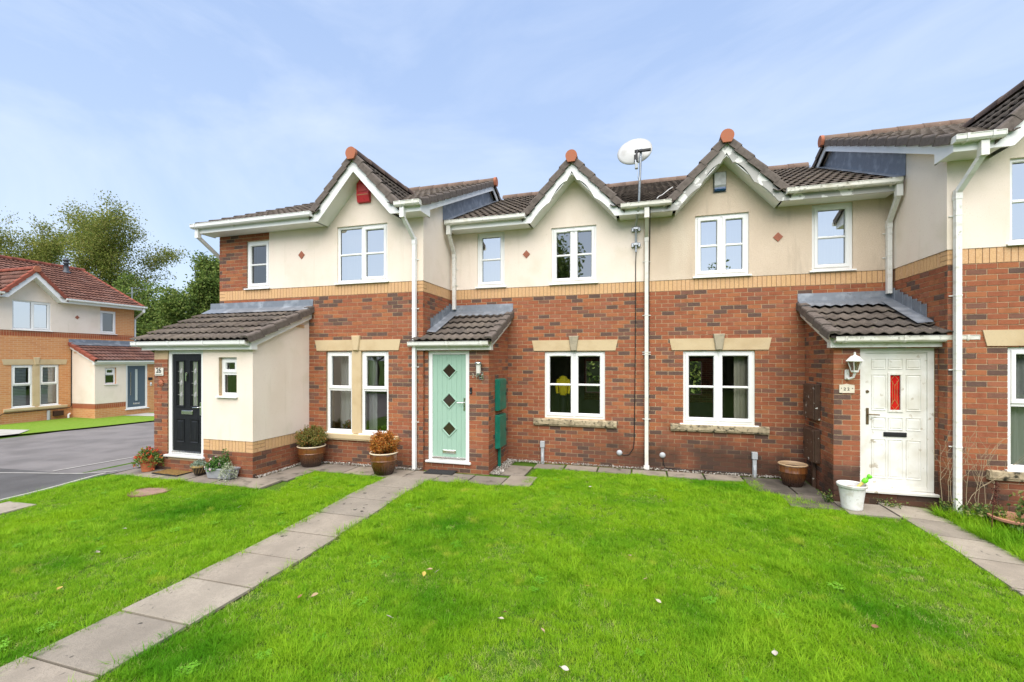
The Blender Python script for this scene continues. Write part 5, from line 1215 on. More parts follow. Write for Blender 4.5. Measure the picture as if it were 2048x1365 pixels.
# trees and hedge across the green behind the camera, mirrored in the window panes
tree('street_tree', (-5.2, -15.5, -0.1), 11.6, 8.0, 'leafy tree across the green mirrored in the upstairs panes', 14000, LD, 0.26, 51, 0.18, 0.12, 0.2)
tree('street_tree', (6.2, -17.0, -0.1), 9.6, 8.0, 'second leafy tree across the green mirrored in the panes', 12000, LD, 0.26, 57, 0.18, 0.12, 0.2)
tree('street_tree', (-13.0, -16.0, -0.1), 7.0, 9.0, 'third leafy tree across the green mirrored in the panes', 12000, LD, 0.26, 63, 0.18, 0.12, 0.2)
tree('street_tree', (-20.5, -16.5, -0.1), 9.2, 8.0, 'fourth leafy tree across the green mirrored in the far left panes', 12000, LD, 0.26, 71, 0.18, 0.12, 0.2)
tree('street_tree', (18.5, -16.5, -0.1), 9.6, 8.0, 'fifth leafy tree across the green mirrored in the far right pane', 12000, LD, 0.26, 77, 0.18, 0.12, 0.2)
def hedge(name, x0, x1, y0, y1, h, n, label):
    P = np.c_[RNG.uniform(x0, x1, n), RNG.uniform(y0, y1, n), RNG.random(n) ** 0.7 * h + RNG.normal(0, .06, n)]
    r = tag(empty(name, ((x0 + x1) / 2, (y0 + y1) / 2, -0.1)), label, 'hedge'); P -= np.array([(x0 + x1) / 2, (y0 + y1) / 2, 0])
    leaf_mesh('foliage', P, 0.22, LD, r); m = MB(); m.bbox(x0 - (x0 + x1) / 2 + .2, (x1 - x0) / 2 - .2, -(y1 - y0) / 2 + .25, (y1 - y0) / 2 - .25, 0, h - 0.25, 0.15); m.build('stems', M('hedge_core', (0.02, 0.03, 0.01), 0.95), r)
    return r
hedge('garden_hedge', -22, 24, -20.5, -19, 3.2, 22000, 'long dark hedge across the green mirrored in the lower panes')
hedge('back_hedge', -6, 12, 21, 22.4, 2.6, 9000, 'green back garden hedge seen through the ground floor rooms')
hedge('back_hedge', -40, -14, 31, 32.6, 3.4, 16000, 'dark hedge behind the houses at the left')

# ------------------------------------------------------------------ fixtures on the walls
def rot_to(o, loc, rz=0): o.location = loc; o.rotation_euler = (0, 0, rz); return o
# red alarm box under the left gable
RED = M('red_alarm', (0.50, 0.034, 0.040), 0.4, layers=[(20, (0.34, 0.018, 0.024), 0.5, 0.75)])
t = tag(empty('alarm_box', (-5.184, 7.526, 5.23)), 'red burglar alarm box under the left hand gable', 'alarm box')
m = MB(); m.prism([(0.0, 0.0), (-0.055, 0.01), (-0.085, 0.13), (-0.075, 0.44), (0.0, 0.44)], -0.135, 0.135, 'x'); m.build('housing', RED, t)
m = MB(); m.bbox(-0.10, 0.10, -0.092, -0.080, 0.20, 0.34, 0.004); m.build('name_panel', M('faded_red', (0.46, 0.06, 0.06), 0.4), t)
m = MB(); m.box(-0.12, 0.12, -0.088, -0.08, 0.135, 0.15); m.build('seam', M('ochre_line', (0.42, 0.22, 0.10), 0.6), t)
# grey and blue alarm box
t = tag(empty('alarm_box', (1.40, 8.786, 5.22)), 'grey alarm box with blue foot under the peeling gable', 'alarm box')
m = MB(); m.prism([(0.0, 0.06), (-0.05, 0.06), (-0.07, 0.10), (-0.055, 0.33), (0.0, 0.34)], -0.095, 0.095, 'x'); m.build('housing', M('alarm_grey', (0.42, 0.43, 0.43), 0.4, layers=[(9, (0.3, 0.31, 0.31), 0.5, 0.7)]), t)
m = MB(); m.prism([(0.0, 0.0), (-0.05, 0.008), (-0.066, 0.03), (-0.066, 0.058), (0.0, 0.058)], -0.093, 0.093, 'x'); m.build('strobe_lens', M('blue_lens', (0.012, 0.07, 0.20), 0.2, spec=0.6), t)
m = MB(); m.box(-0.11, 0.11, -0.006, 0.004, -0.02, 0.355); m.build('back_plate', M('plate_dark', (0.16, 0.15, 0.14), 0.6), t)

# satellite dish on its cranked pole
t = tag(empty('satellite_dish', (-0.069, 8.78, 4.35)), 'white satellite dish on a tall cranked steel pole between the gables', 'satellite dish')
L_ = lambda x, y, z: (x + 0.069, y - 8.78, z - 4.35)
m = MB(); m.tube([L_(-0.068, 8.70, 4.20), L_(-0.068, 8.70, 4.66), L_(-0.06, 8.66, 4.74), L_(-0.02, 8.36, 4.95), L_(-0.012, 8.33, 5.05), L_(0.022, 8.30, 5.96)], 0.021, 10); m.build('pole', STEEL, t, smooth=True)
for z in (4.645, 4.348):
    m = MB(); m.bbox(-0.085, 0.085, -0.035, -0.003, z - 4.35 - 0.042, z - 4.35 + 0.042, 0.008); m.bbox(-0.045, 0.045, -0.115, -0.035, z - 4.35 - 0.025, z - 4.35 + 0.025, 0.006); m.build('wall_bracket', STEEL, t)
m = MB(); rows = []; ax = Vector((0.12, 0.93, -0.34)).normalized(); u_ = Vector((1, 0, 0)); u_ = (u_ - ax * u_.dot(ax)).normalized(); w_ = ax.cross(u_); c0 = Vector(L_(-0.092, 8.47, 6.01))
for side in (0, 1):
    for k in range(9):
        r_ = (k / 8 if side == 0 else 1 - k / 8); rr = 0.315 * r_
        rows.append([tuple(c0 + u_ * rr * math.cos(a) + w_ * rr * 0.93 * math.sin(a) + ax * (0.055 * r_ * r_ - 0.055 + (0.012 if side else 0))) for a in [2 * math.pi * i / 36 for i in range(36)]])
m.strip(rows, close=True); m.build('reflector', M('dish_white', (0.45, 0.45, 0.44), 0.5, layers=[(5, (0.36, 0.35, 0.33), 0.5, 0.75, 6)]), t, smooth=True)
m = MB(); m.bbox(-0.02, 0.26, -0.55, -0.50, 1.555 - 0.018, 1.555 + 0.022, 0.004); m.tube([(0.03, -0.56, 1.56), (0.01, -0.60, 1.45), (0.0, -0.66, 1.35)], [0.022, 0.018, 0.014], 8); m.box(-0.03, 0.035, -0.66, -0.60, 1.33, 1.44); m.build('mount', BLACKP, t)
m = MB(); m.tube([(-0.005, -0.66, 1.34), (0.0, -0.74, 1.27), (0.012, -0.78, 1.22)], [0.012, 0.012, 0.02], 8); m.bbox(-0.012, 0.04, -0.80, -0.74, 1.14, 1.23, 0.006); m.build('receiver', GREYP, t)
m = MB(); m.tube([(0.02, -0.77, 1.14), (0.035, -0.74, 1.0), (0.06, -0.62, 0.98), (0.075, -0.5, 1.12), (0.08, -0.47, 1.3)], 0.004, 5); m.build('lead', M('white_cable', (0.6, 0.6, 0.58), 0.5), t)
m = MB(); m.tube([L_(-0.066, 8.70, 4.22), L_(-0.075, 8.775, 4.0), L_(-0.08, 8.783, 2.4), L_(-0.10, 8.783, 0.62), L_(-0.12, 8.783, 0.45), L_(-0.20, 8.783, 0.33), L_(-0.30, 8.783, 0.315), L_(-0.365, 8.783, 0.35)], 0.008, 6); m.build('downlead', BLACKP, t, smooth=True)

# cables, sockets and conduits belonging to the two houses
def on24(mb, name, mat, smooth=True): return mb.build(name, mat, None, smooth)
def wall_part(house, build, name, mat, smooth=False):
    m = MB(); build(m); m.v = [(x - house.loc.x, y - house.loc.y, z) for x, y, z in m.v]; return m.build(name, mat, house.root, smooth)
wall_part(h22, lambda m: m.tube([(0.175, 8.36, 5.0), (0.18, 8.46, 4.8), (0.185, 8.775, 4.6), (0.17, 8.783, 3.7), (0.165, 8.783, 2.0), (0.15, 8.783, 0.45)], 0.010, 6), 'cable', BLACKP, True)
wall_part(h22, lambda m: m.tube([(0.42, 8.783, 0.33), (0.43, 8.783, 0.20), (0.46, 8.783, 0.12), (0.9, 8.783, 0.11), (1.9, 8.783, 0.12)], 0.007, 6), 'cable', BLACKP, True)
wall_part(h22, lambda m: m.tube([(0.60, 8.86, 5.42), (0.52, 8.72, 5.33), (0.40, 8.60, 5.20), (0.33, 8.50, 5.14), (0.30, 8.42, 5.08)], 0.008, 6), 'roof_cable', M('white_cable', (0.6, 0.6, 0.58)), True)
for hs, x in ((h24, -0.377), (h22, 0.413)):
    wall_part(hs, lambda m: m.lathe([(0.0, -0.03), (0.022, -0.03), (0.05, -0.012), (0.055, 0.0)], (x, 8.792, 0.355), 16, 'y'), 'cable_cover', GREYP, True)
for hs, x, hd in ((h24, -1.89, GREYP), (h22, 1.966, GREYP)):
    wall_part(hs, lambda m: (m.bbox(x - 0.045, x + 0.045, 8.72, 8.79, 0.385, 0.51, 0.006), m.bbox(x - 0.032, x + 0.032, 8.735, 8.79, 0.04, 0.384, 0.006), m.tube([(x, 8.73, 0.05), (x, 8.725, 0.20), (x, 8.75, 0.27)], 0.026, 8)), 'conduit', hd)

# lamps
t = tag(empty('wall_lamp', (-2.79, 7.595, 1.86)), 'chrome and glass tube lamp beside the mint green door', 'lamp')
m = MB(); m.bbox(-0.03, 0.055, -0.03, 0.0, -0.07, 0.07, 0.008); m.bbox(-0.012, 0.05, -0.085, -0.03, -0.035, 0.03, 0.008); m.build('bracket', CHROME, t)
m = MB(); m.lathe([(0.0, 0.02), (0.045, 0.02), (0.045, 0.055), (0.0, 0.055)], (-0.01, -0.10, 0), 16); m.build('lamp_base', CHROME, t, smooth=False)
m = MB(); m.lathe([(0.042, 0.055), (0.045, 0.23)], (-0.01, -0.10, 0), 18, cap=False); m.build('glass_tube', M('lamp_frosted', (0.62, 0.60, 0.55), 0.25), t, smooth=True)
m = MB(); m.lathe([(0.0, 0.045), (0.016, 0.055), (0.016, 0.17), (0.0, 0.19)], (-0.01, -0.10, 0), 12); m.build('bulb', M('bulb_white', (0.7, 0.69, 0.65), 0.4), t, smooth=True)
m = MB(); m.lathe([(0.075, 0.228), (0.08, 0.236), (0.04, 0.262), (0.0, 0.268)], (-0.01, -0.10, 0), 18); m.build('lamp_cap', CHROME, t, smooth=True)
WL = M('white_lantern', (0.74, 0.73, 0.69), 0.45, layers=[(25, (0.5, 0.48, 0.42), 0.6, 0.75)])
t = tag(empty('wall_lamp', (2.975, 7.622, 1.92)), 'white lantern lamp above the small plaque at the worn door', 'lamp')
m = MB(); m.bbox(-0.075, -0.015, -0.025, 0.0, -0.06, 0.09, 0.012); m.tube([(-0.045, -0.02, -0.03), (-0.04, -0.06, -0.045), (0.0, -0.10, -0.02), (0.01, -0.12, 0.05)], [0.02, 0.018, 0.016, 0.02], 8); m.build('bracket', WL, t)
m = MB(); m.lathe([(0.04, 0.05), (0.05, 0.065), (0.05, 0.08)], (0.01, -0.12, 0), 6); m.lathe([(0.085, 0.205), (0.115, 0.215), (0.10, 0.235), (0.055, 0.285), (0.02, 0.30), (0.012, 0.32), (0.016, 0.335), (0.0, 0.35)], (0.01, -0.12, 0), 6)
for k in range(6):
    a = 2 * math.pi * k / 6; m.tube([(0.01 + 0.048 * math.cos(a), -0.12 + 0.048 * math.sin(a), 0.08), (0.01 + 0.086 * math.cos(a), -0.12 + 0.086 * math.sin(a), 0.21)], 0.006, 4)
m.build('lantern', WL, t)
m = MB(); m.lathe([(0.045, 0.08), (0.083, 0.21)], (0.01, -0.12, 0), 6, cap=False); m.build('lantern_glass', glass('lantern_glass', 0.10, (0.75, 0.75, 0.72)), t)

# number plates and bells
BLK2 = M('black_numeral', (0.02, 0.02, 0.022), 0.5); PLATE = M('pale_plaque', (0.62, 0.59, 0.52), 0.6)
t = tag(empty('number_plaque', (-8.715, 6.162, 1.93)), 'pale house number plaque reading 26 on the brick pier', 'sign')
m = MB(); m.bbox(-0.108, 0.108, -0.012, 0.0, -0.075, 0.075, 0.005); m.build('plate', PLATE, t)
text_mesh('numeral', '26', 0.13, BLK2, (-0.005, -0.0135, 0.022), (R(90), 0, 0), t, 0.0012, bold=0.002)
m = MB()
for k in range(9): m.box(-0.085 + k * 0.019, -0.072 + k * 0.019, -0.0135, -0.0125, -0.056, -0.046)
m.build('small_lettering', BLK2, t)
t = tag(empty('sun_plaque', (-8.674, 6.165, 1.72)), 'round orange clay sun plaque below the number plaque', 'plaque')
m = MB(); m.lathe([(0.0, -0.022), (0.035, -0.022), (0.05, -0.012), (0.052, 0.0)], (0, 0, 0), 16, 'y'); m.build('disc', TERRA, t, smooth=True)
m = MB()
for k in range(12):
    a = 2 * math.pi * k / 12; m.prism([(0.055 * math.cos(a - .15), 0.055 * math.sin(a - .15)), (0.078 * math.cos(a), 0.078 * math.sin(a)), (0.055 * math.cos(a + .15), 0.055 * math.sin(a + .15))], -0.014, -0.003, 'y')
for x, z in ((-0.016, 0.012), (0.016, 0.012)): m.lathe([(0.0, -0.027), (0.006, -0.026), (0.008, -0.02)], (x, 0, z), 8, 'y')
m.build('sun_rays', TERRA, t)
t = tag(empty('house_numerals', (-2.905, 7.589, 1.862)), 'small brass numerals reading 24 beside the mint green door', 'house number')
BRN = M('number_brass', (0.55, 0.50, 0.40), 0.35, metal=0.5)
text_mesh('numeral', '2', 0.105, BRN, (-0.032, -0.004, 0), (R(90), 0, 0), t, 0.004, bold=0.001); text_mesh('numeral', '4', 0.105, BRN, (0.032, -0.004, 0), (R(90), 0, 0), t, 0.004, bold=0.001)
t = tag(empty('doorbell', (-2.978, 7.59, 1.585)), 'black video doorbell beside the mint green door', 'doorbell'); m = MB(); m.bbox(-0.022, 0.022, -0.024, 0.0, -0.06, 0.06, 0.008); m.build('case', BLACKP, t); m = MB(); m.lathe([(0.0, -0.027), (0.010, -0.027), (0.013, -0.024)], (0, 0, -0.03), 14, 'y'); m.build('button', M('bell_grey', (0.12, 0.12, 0.13), 0.3), t)
t = tag(empty('number_plaque', (2.928, 7.620, 1.735)), 'small cream ceramic plaque reading 22 below the white lantern', 'sign')
CER = M('cream_ceramic', (0.66, 0.60, 0.48), 0.35, layers=[(20, (0.55, 0.48, 0.36), 0.55, 0.75)])
m = MB(); m.prism([(-0.095, -0.068), (0.095, -0.068), (0.095, 0.048), (0.04, 0.056), (0.0, 0.068), (-0.04, 0.056), (-0.095, 0.048)], -0.014, 0.0, 'y'); m.build('plate', CER, t)
text_mesh('numeral', '2', 0.06, BLK2, (-0.028, -0.015, -0.012), (R(90), 0, 0), t, 0.001, bold=0.001); text_mesh('numeral', '2', 0.06, BLK2, (0.018, -0.015, -0.012), (R(90), 0, 0), t, 0.001, bold=0.001)
m = MB(); [m.lathe([(0.0, -0.017), (0.006, -0.017), (0.007, -0.013)], (x, 0, 0.0), 8, 'y') for x in (-0.07, 0.07)]; m.build('screw', BLK2, t)

# meter cupboards
GRN = M('green_meter_box', (0.008, 0.135, 0.092), 0.35, layers=[(6, (0.012, 0.17, 0.118), 0.45, 0.7), (26, (0.30, 0.34, 0.28), 0.735, 0.75, 5)])
BRNM = M('brown_meter_box', (0.070, 0.040, 0.027), 0.5, layers=[(6, (0.095, 0.056, 0.038), 0.45, 0.7), (17, (0.62, 0.60, 0.55), 0.665, 0.675, 6)])
def meter(x, y0, y1, z0, z1, out, mat, label, pipe, grp):
    t = tag(empty('meter_box', (x, (y0 + y1) / 2, z0)), label, 'meter box', grp); w = (y1 - y0) / 2; h = z1 - z0
    m = MB(); m.bbox(min(0, out * 0.075), max(0, out * 0.075), -w, w, 0, h, 0.008); m.build('cabinet', mat, t)
    m = MB(); m.bbox(min(out * 0.0755, out * 0.097), max(out * 0.0755, out * 0.097), -w + 0.012, w - 0.012, 0.012, h - 0.012, 0.006); d = m.build('cabinet_door', mat, t)
    m = MB(); m.bbox(min(out * 0.0972, out * 0.106), max(out * 0.0972, out * 0.106), w - 0.06, w - 0.035, h * 0.45, h * 0.55, 0.002); m.build('latch', BLACKP, d)
    if pipe: m = MB(); m.bbox(min(out * 0.01, out * 0.06), max(out * 0.01, out * 0.06), -w * 0.2 - 0.03, -w * 0.2 + 0.03, -z0 + 0.05, -0.002, 0.004); m.build('pipe_cover', mat, t)
meter(-2.633, 7.93, 8.38, 1.185, 1.79, 1, GRN, 'upper green meter box on the porch of the mint door', False, 'green meter boxes')
meter(-2.633, 7.93, 8.38, 0.47, 1.105, 1, GRN, 'lower chipped green meter box above its green pipe', True, 'green meter boxes')
meter(2.761, 8.10, 8.58, 1.185, 1.76, -1, BRNM, 'upper brown meter box with a white paint scrape', False, 'brown meter boxes')
meter(2.761, 8.10, 8.58, 0.50, 1.03, -1, BRNM, 'lower brown meter box flecked with paint above the brown pot', True, 'brown meter boxes')

# small bits on the far house
t = tag(empty('tv_aerial', (-27.62, 18.04, 4.6)), 'thin television aerial on a mast behind the red roofed house', 'aerial')
m = MB(); m.tube([(0, 0, 0), (0, 0, 1.66)], 0.025, 6); m.build('mast', STEEL, t); m = MB(); m.tube([(-0.05, -0.1, 1.62), (0.1, 0.75, 1.62)], 0.014, 5)
for k in range(6): m.tube([(-0.28 + 0.02 * k, -0.12 + 0.16 * k, 1.30 + 0.065 * k), (0.28 + 0.02 * k, -0.12 + 0.10 * k, 1.30 + 0.065 * k)], 0.011, 5)
m.build('elements', STEEL, t)
t = tag(empty('door_number_plate', (-21.36, 14.70, 1.30)), 'small dark number plate beside the slate blue door', 'sign'); m = MB(); m.bbox(0, 0.015, -0.09, 0.09, -0.06, 0.06, 0.004); m.build('plate', BLACKP, t)
t = tag(empty('doorbell', (-21.36, 14.72, 1.06)), 'white doorbell under the number plate across the road', 'doorbell'); m = MB(); m.bbox(0, 0.02, -0.04, 0.04, -0.07, 0.07, 0.006); m.build('case', PVC, t); m = MB(); m.lathe([(0.0, 0.026), (0.02, 0.026), (0.022, 0.02)], (0, 0, -0.02), 10, 'x'); m.build('button', BLACKP, t)

# ------------------------------------------------------------------ pots and plants
def pot_glaze(name):
    if name in MATS: return MATS[name]
    m = M(name, (0.16, 0.058, 0.016), 0.22, coord='obj', layers=[(30, (0.10, 0.034, 0.012), 0.45, 0.7, 3, (1, 1, 0.15))], spec=0.6, coat=0.4)
    N, Lk = m.node_tree.nodes, m.node_tree.links; b = N['Principled BSDF']; src_ = b.inputs['Base Color'].links[0].from_socket
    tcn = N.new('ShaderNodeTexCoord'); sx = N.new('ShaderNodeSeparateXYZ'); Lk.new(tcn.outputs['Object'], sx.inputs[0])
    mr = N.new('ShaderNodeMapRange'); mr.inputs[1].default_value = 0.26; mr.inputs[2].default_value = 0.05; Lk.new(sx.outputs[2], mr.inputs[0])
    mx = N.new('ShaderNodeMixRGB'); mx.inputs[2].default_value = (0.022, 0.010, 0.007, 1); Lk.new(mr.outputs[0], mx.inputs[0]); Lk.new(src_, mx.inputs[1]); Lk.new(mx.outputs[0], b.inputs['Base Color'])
    return m
GLZ = pot_glaze('brown_glaze'); RIMC = M('cream_rim', (0.60, 0.50, 0.36), 0.35, layers=[(20, (0.45, 0.34, 0.22), 0.55, 0.75)]); EARTH = M('potting_soil', (0.045, 0.030, 0.02), 0.95, layers=[(60, (0.09, 0.06, 0.04), 0.5, 0.7)], bump=(80, 1.0))
def glazed_pot(x, y, r, h, label, rim=RIMC, z=None, flute=True):
    t = tag(empty('plant_pot', (x, y, (gz(x, y) + 0.006) if z is None else z)), label, 'plant pot')
    prof = [(0.0, 0.0), (r * 0.62, 0.0), (r * 0.64, h * 0.04), (r * 0.78, h * 0.30), (r * 0.90, h * 0.55), (r * 0.93, h * 0.62), (r * 0.955, h * 0.635), (r * 0.955, h * 0.655), (r * 0.94, h * 0.67), (r * 0.955, h * 0.85), (r * 0.93, h * 0.93)]
    m = MB(); rows = []; n = 64
    for rr, hh in prof: rows.append([((rr + (0.005 * math.cos(32 * 2 * math.pi * k / n) if 0.03 < hh / h < 0.6 and flute else 0)) * math.cos(2 * math.pi * k / n), (rr + (0.005 * math.cos(32 * 2 * math.pi * k / n) if 0.03 < hh / h < 0.6 and flute else 0)) * math.sin(2 * math.pi * k / n), hh) for k in range(n)])
    m.strip(rows[1:], close=True); m._a(rows[1], [tuple(range(n))]); b = m.build('pot_body', GLZ, t); smooth_by_angle(b, 35)
    m = MB(); m.lathe([(r * 0.925, h * 0.93), (r * 0.985, h * 0.945), (r, h * 0.965), (r * 0.985, h * 0.99), (r * 0.94, h), (r * 0.88, h * 0.985), (r * 0.86, h * 0.93), (r * 0.85, h * 0.75)], (0, 0, 0), 48, cap=False); m.build('rim', rim, t, smooth=True)
    m = MB(); m.lathe([(0.0, h * 0.84), (r * 0.87, h * 0.83)], (0, 0, 0), 24, cap=False); m.build('soil', EARTH, t)
    return t
def shrub(name, x, y, z, r, h, n, mats, weights, label, size=0.034):
    t = tag(empty(name, (x, y, z)), label, 'shrub'); m = MB(); P = []
    for k in range(70):
        a, b = random.uniform(0, 6.283), math.acos(random.uniform(-0.42, 1)); rr = random.uniform(0.80, 1.04)
        tip = Vector((r * rr * math.sin(b) * math.cos(a), r * rr * math.sin(b) * math.sin(a), h * 0.46 + h * 0.52 * rr * math.cos(b))); mid = Vector((tip.x * 0.45, tip.y * 0.45, tip.z * 0.55))
        m.tube([(random.uniform(-.02, .02), random.uniform(-.02, .02), 0), tuple(mid), tuple(tip)], [0.005, 0.0035, 0.0015], 4, cap=False)
        for q in np.linspace(0.35, 1.02, 12): P += [tuple(mid.lerp(tip, (q - .35) / .65) + Vector((random.gauss(0, .022), random.gauss(0, .022), random.gauss(0, .022)))) for _ in range(max(1, n // 840))]
    m.build('stems', BARK, t, recalc=False); leaf_mesh('foliage', np.array(P), size, mats, t, weights=weights); return t
BOXG = [M('box_leaf_%d' % i, c, 0.5, trans=0.25) for i, c in enumerate([(0.17, 0.17, 0.035), (0.23, 0.19, 0.05), (0.12, 0.125, 0.028), (0.33, 0.15, 0.035)])]
BOXO = [M('orange_leaf_%d' % i, c, 0.5, trans=0.25) for i, c in enumerate([(0.42, 0.14, 0.018), (0.33, 0.10, 0.016), (0.48, 0.22, 0.035), (0.24, 0.16, 0.035)])]
glazed_pot(-6.16, 7.20, 0.265, 0.40, 'brown glazed pot holding the olive green box shrub'); shrub('box_shrub', -6.16, 7.20, gz(-6.16, 7.2) + 0.34, 0.265, 0.45, 9200, BOXG, [0.42, 0.25, 0.18, 0.15], 'olive green box shrub in the pot nearest the cream porch')
glazed_pot(-4.46, 7.05, 0.255, 0.40, 'brown glazed pot holding the orange shrub'); shrub('box_shrub', -4.46, 7.05, gz(-4.46, 7.05) + 0.34, 0.245, 0.44, 9200, BOXO, [0.4, 0.25, 0.2, 0.15], 'orange bronzed box shrub in the pot by the white downpipe')
glazed_pot(2.42, 8.27, 0.215, 0.36, 'brown glazed pot without a plant in the corner under the brown meter boxes', rim=M('tan_rim', (0.42, 0.29, 0.17), 0.5))

TERP = M('terracotta_pot', (0.44, 0.135, 0.055), 0.75, layers=[(12, (0.36, 0.10, 0.045), 0.45, 0.7), (30, (0.5, 0.25, 0.15), 0.62, 0.75)])
x, y = -8.80, 6.02; t = tag(empty('flower_pot', (x, y, gz(x, y) + 0.008)), 'terracotta pot of trailing red flowers beside the black door', 'flower pot')
m = MB(); m.lathe([(0.0, 0.0), (0.095, 0.0), (0.125, 0.19), (0.143, 0.192), (0.148, 0.25), (0.132, 0.25), (0.12, 0.2)], (0, 0, 0), 32, cap=False); b = m.build('pot_body', TERP, t); smooth_by_angle(b, 40); m = MB(); m.lathe([(0.0, 0.222), (0.13, 0.22)], (0, 0, 0), 20, cap=False); m.build('soil', EARTH, t)
GL = [M('bedding_leaf_%d' % i, c, 0.5, trans=0.3) for i, c in enumerate([(0.10, 0.19, 0.03), (0.17, 0.25, 0.045), (0.06, 0.12, 0.025), (0.22, 0.26, 0.06)])]
RF = [M('red_petal_%d' % i, c, 0.5, trans=0.25) for i, c in enumerate([(0.60, 0.045, 0.02), (0.62, 0.10, 0.03), (0.48, 0.02, 0.02), (0.66, 0.16, 0.05)])]
def mound(name, x, y, z, rx, ry, h, n, mats, size, label, cat, flowers=None, nf=0, fsize=0.03, droop=0.0, weights=None, fname='petals'):
    t = tag(empty(name, (x, y, z)), label, cat); a = RNG.uniform(0, 6.283, n); rr = np.sqrt(RNG.random(n)); zz = h * (1 - rr ** 2) * RNG.uniform(0.35, 1.05, n) - droop * rr ** 3 * RNG.random(n)
    P = np.c_[rx * rr * np.cos(a), ry * rr * np.sin(a), zz]; leaf_mesh('foliage', P, size, mats, t, weights=weights)
    m = MB()
    for k in range(26):
        j = RNG.integers(0, n); m.tube([(0, 0, -0.03), tuple(P[j] * np.array([.5, .5, .7])), tuple(P[j])], [0.004, 0.003, 0.0015], 4, cap=False)
    m.build('stems', GL[2], t, recalc=False)
    if flowers:
        a = RNG.uniform(0, 6.283, nf); rr = np.sqrt(RNG.random(nf)) * 1.08; C0 = np.c_[rx * rr * np.cos(a), ry * rr * np.sin(a), h * (1 - np.minimum(rr, 1) ** 2) * 1.02 + 0.01 - droop * rr ** 3 * RNG.random(nf)]
        leaf_mesh(fname, np.repeat(C0, 6, 0) + RNG.normal(0, fsize * 0.25, (nf * 6, 3)), fsize, flowers, t)
    return t
mound('trailing_begonia', x, y, gz(x, y) + 0.235, 0.25, 0.20, 0.19, 700, GL, 0.045, 'red flowering trailing plant spilling from the terracotta pot', 'plant', RF, 60, 0.032, 0.14)
x, y = -7.60, 6.06; t = tag(empty('flower_pot', (x, y, gz(x, y) + 0.008)), 'small dark pot with tan rim left of the grey trough', 'flower pot')
m = MB(); m.lathe([(0.0, 0.0), (0.07, 0.0), (0.075, 0.025), (0.085, 0.04), (0.112, 0.14)], (0, 0, 0), 28, cap=False); m.build('pot_body', M('dark_pot', (0.03, 0.022, 0.016), 0.3), t, smooth=True); m = MB(); m.lathe([(0.112, 0.14), (0.128, 0.15), (0.128, 0.185), (0.11, 0.185), (0.105, 0.15), (0.0, 0.15)], (0, 0, 0), 28, cap=False); m.build('rim', M('ochre_rim', (0.36, 0.25, 0.10), 0.5), t)
m = MB()
for k in range(14):
    a = 2 * math.pi * k / 14; m.tube([(0.088 * math.cos(a), 0.088 * math.sin(a), 0.045), (0.113 * math.cos(a + .25), 0.113 * math.sin(a + .25), 0.135)], 0.003, 4)
m.build('ribs', M('ochre_rim', (0.36, 0.25, 0.10), 0.5), t)
SG = [M('sage_leaf_%d' % i, c, 0.6, trans=0.2) for i, c in enumerate([(0.20, 0.27, 0.20), (0.28, 0.35, 0.27), (0.13, 0.20, 0.14), (0.34, 0.40, 0.32)])]
SV = [M('silver_leaf_%d' % i, c, 0.6, trans=0.2) for i, c in enumerate([(0.34, 0.38, 0.25), (0.42, 0.45, 0.32), (0.24, 0.29, 0.17), (0.48, 0.50, 0.38)])]
mound('stonecrop', x, y, gz(x, y) + 0.18, 0.15, 0.13, 0.09, 520, SG, 0.026, 'low blue green stonecrop in the small dark pot', 'plant')
GRT = M('grey_trough', (0.30, 0.31, 0.33), 0.7, layers=[(10, (0.22, 0.23, 0.25), 0.45, 0.7), (40, (0.42, 0.43, 0.44), 0.6, 0.75)])
x, y = -7.02, 6.02; z = gz(x, y) + 0.008; t = tag(empty('planter_trough', (x, y, z), R(3)), 'grey rectangular trough planter against the buff brick plinth', 'planter')
m = MB(); w, d = 0.27, 0.10; ring_ = lambda s1, s2, zz: [(-w * s1, -d * s2, zz), (w * s1, -d * s2, zz), (w * s1, d * s2, zz), (-w * s1, d * s2, zz)]
m.strip([ring_(.84, .75, 0), ring_(.86, .8, 0.01), ring_(.97, .97, 0.15), ring_(1.02, 1.06, 0.155), ring_(1.03, 1.07, 0.18), ring_(.97, .92, 0.18), ring_(.95, .9, 0.14)], close=True); m._a(ring_(.84, .75, 0), [(0, 1, 2, 3)]); m.build('trough_body', GRT, t); m = MB(); m._a(ring_(.95, .9, 0.145), [(0, 1, 2, 3)]); m.build('soil', EARTH, t)
WF = [M('pale_petal_%d' % i, c, 0.5, trans=0.2) for i, c in enumerate([(0.70, 0.52, 0.55), (0.78, 0.70, 0.70), (0.60, 0.35, 0.42), (0.75, 0.6, 0.6)])]
GD = [M('glossy_leaf_%d' % i, c, 0.4, trans=0.25) for i, c in enumerate([(0.05, 0.145, 0.022), (0.08, 0.19, 0.03), (0.03, 0.09, 0.016), (0.12, 0.22, 0.05)])]
mound('bedding_geranium', x - 0.14, y + 0.0, z + 0.15, 0.20, 0.13, 0.20, 620, GD, 0.045, 'dark green pink flowered plant in the grey trough', 'plant', WF, 16, 0.026)
mound('upright_myrtle', x + 0.03, y + 0.02, z + 0.15, 0.10, 0.09, 0.36, 420, GD, 0.032, 'taller upright leafy sprig in the middle of the trough', 'plant')
mound('silver_helichrysum', x + 0.20, y - 0.07, z + 0.10, 0.17, 0.13, 0.20, 700, SV, 0.024, 'silvery trailing plant hanging over the end of the trough', 'plant', droop=0.24)
# indoor sill plants behind the left house's panes
for px, lb, fl in ((-5.72, 'small flowering plant on the window sill behind the left pane', RF), (-4.82, 'small green plant on the window sill behind the right pane', None)): mound('sill_plant', px, 7.76, 0.78, 0.13, 0.07, 0.14, 160, GL, 0.04, lb, 'plant', fl, 6 if fl else 0)

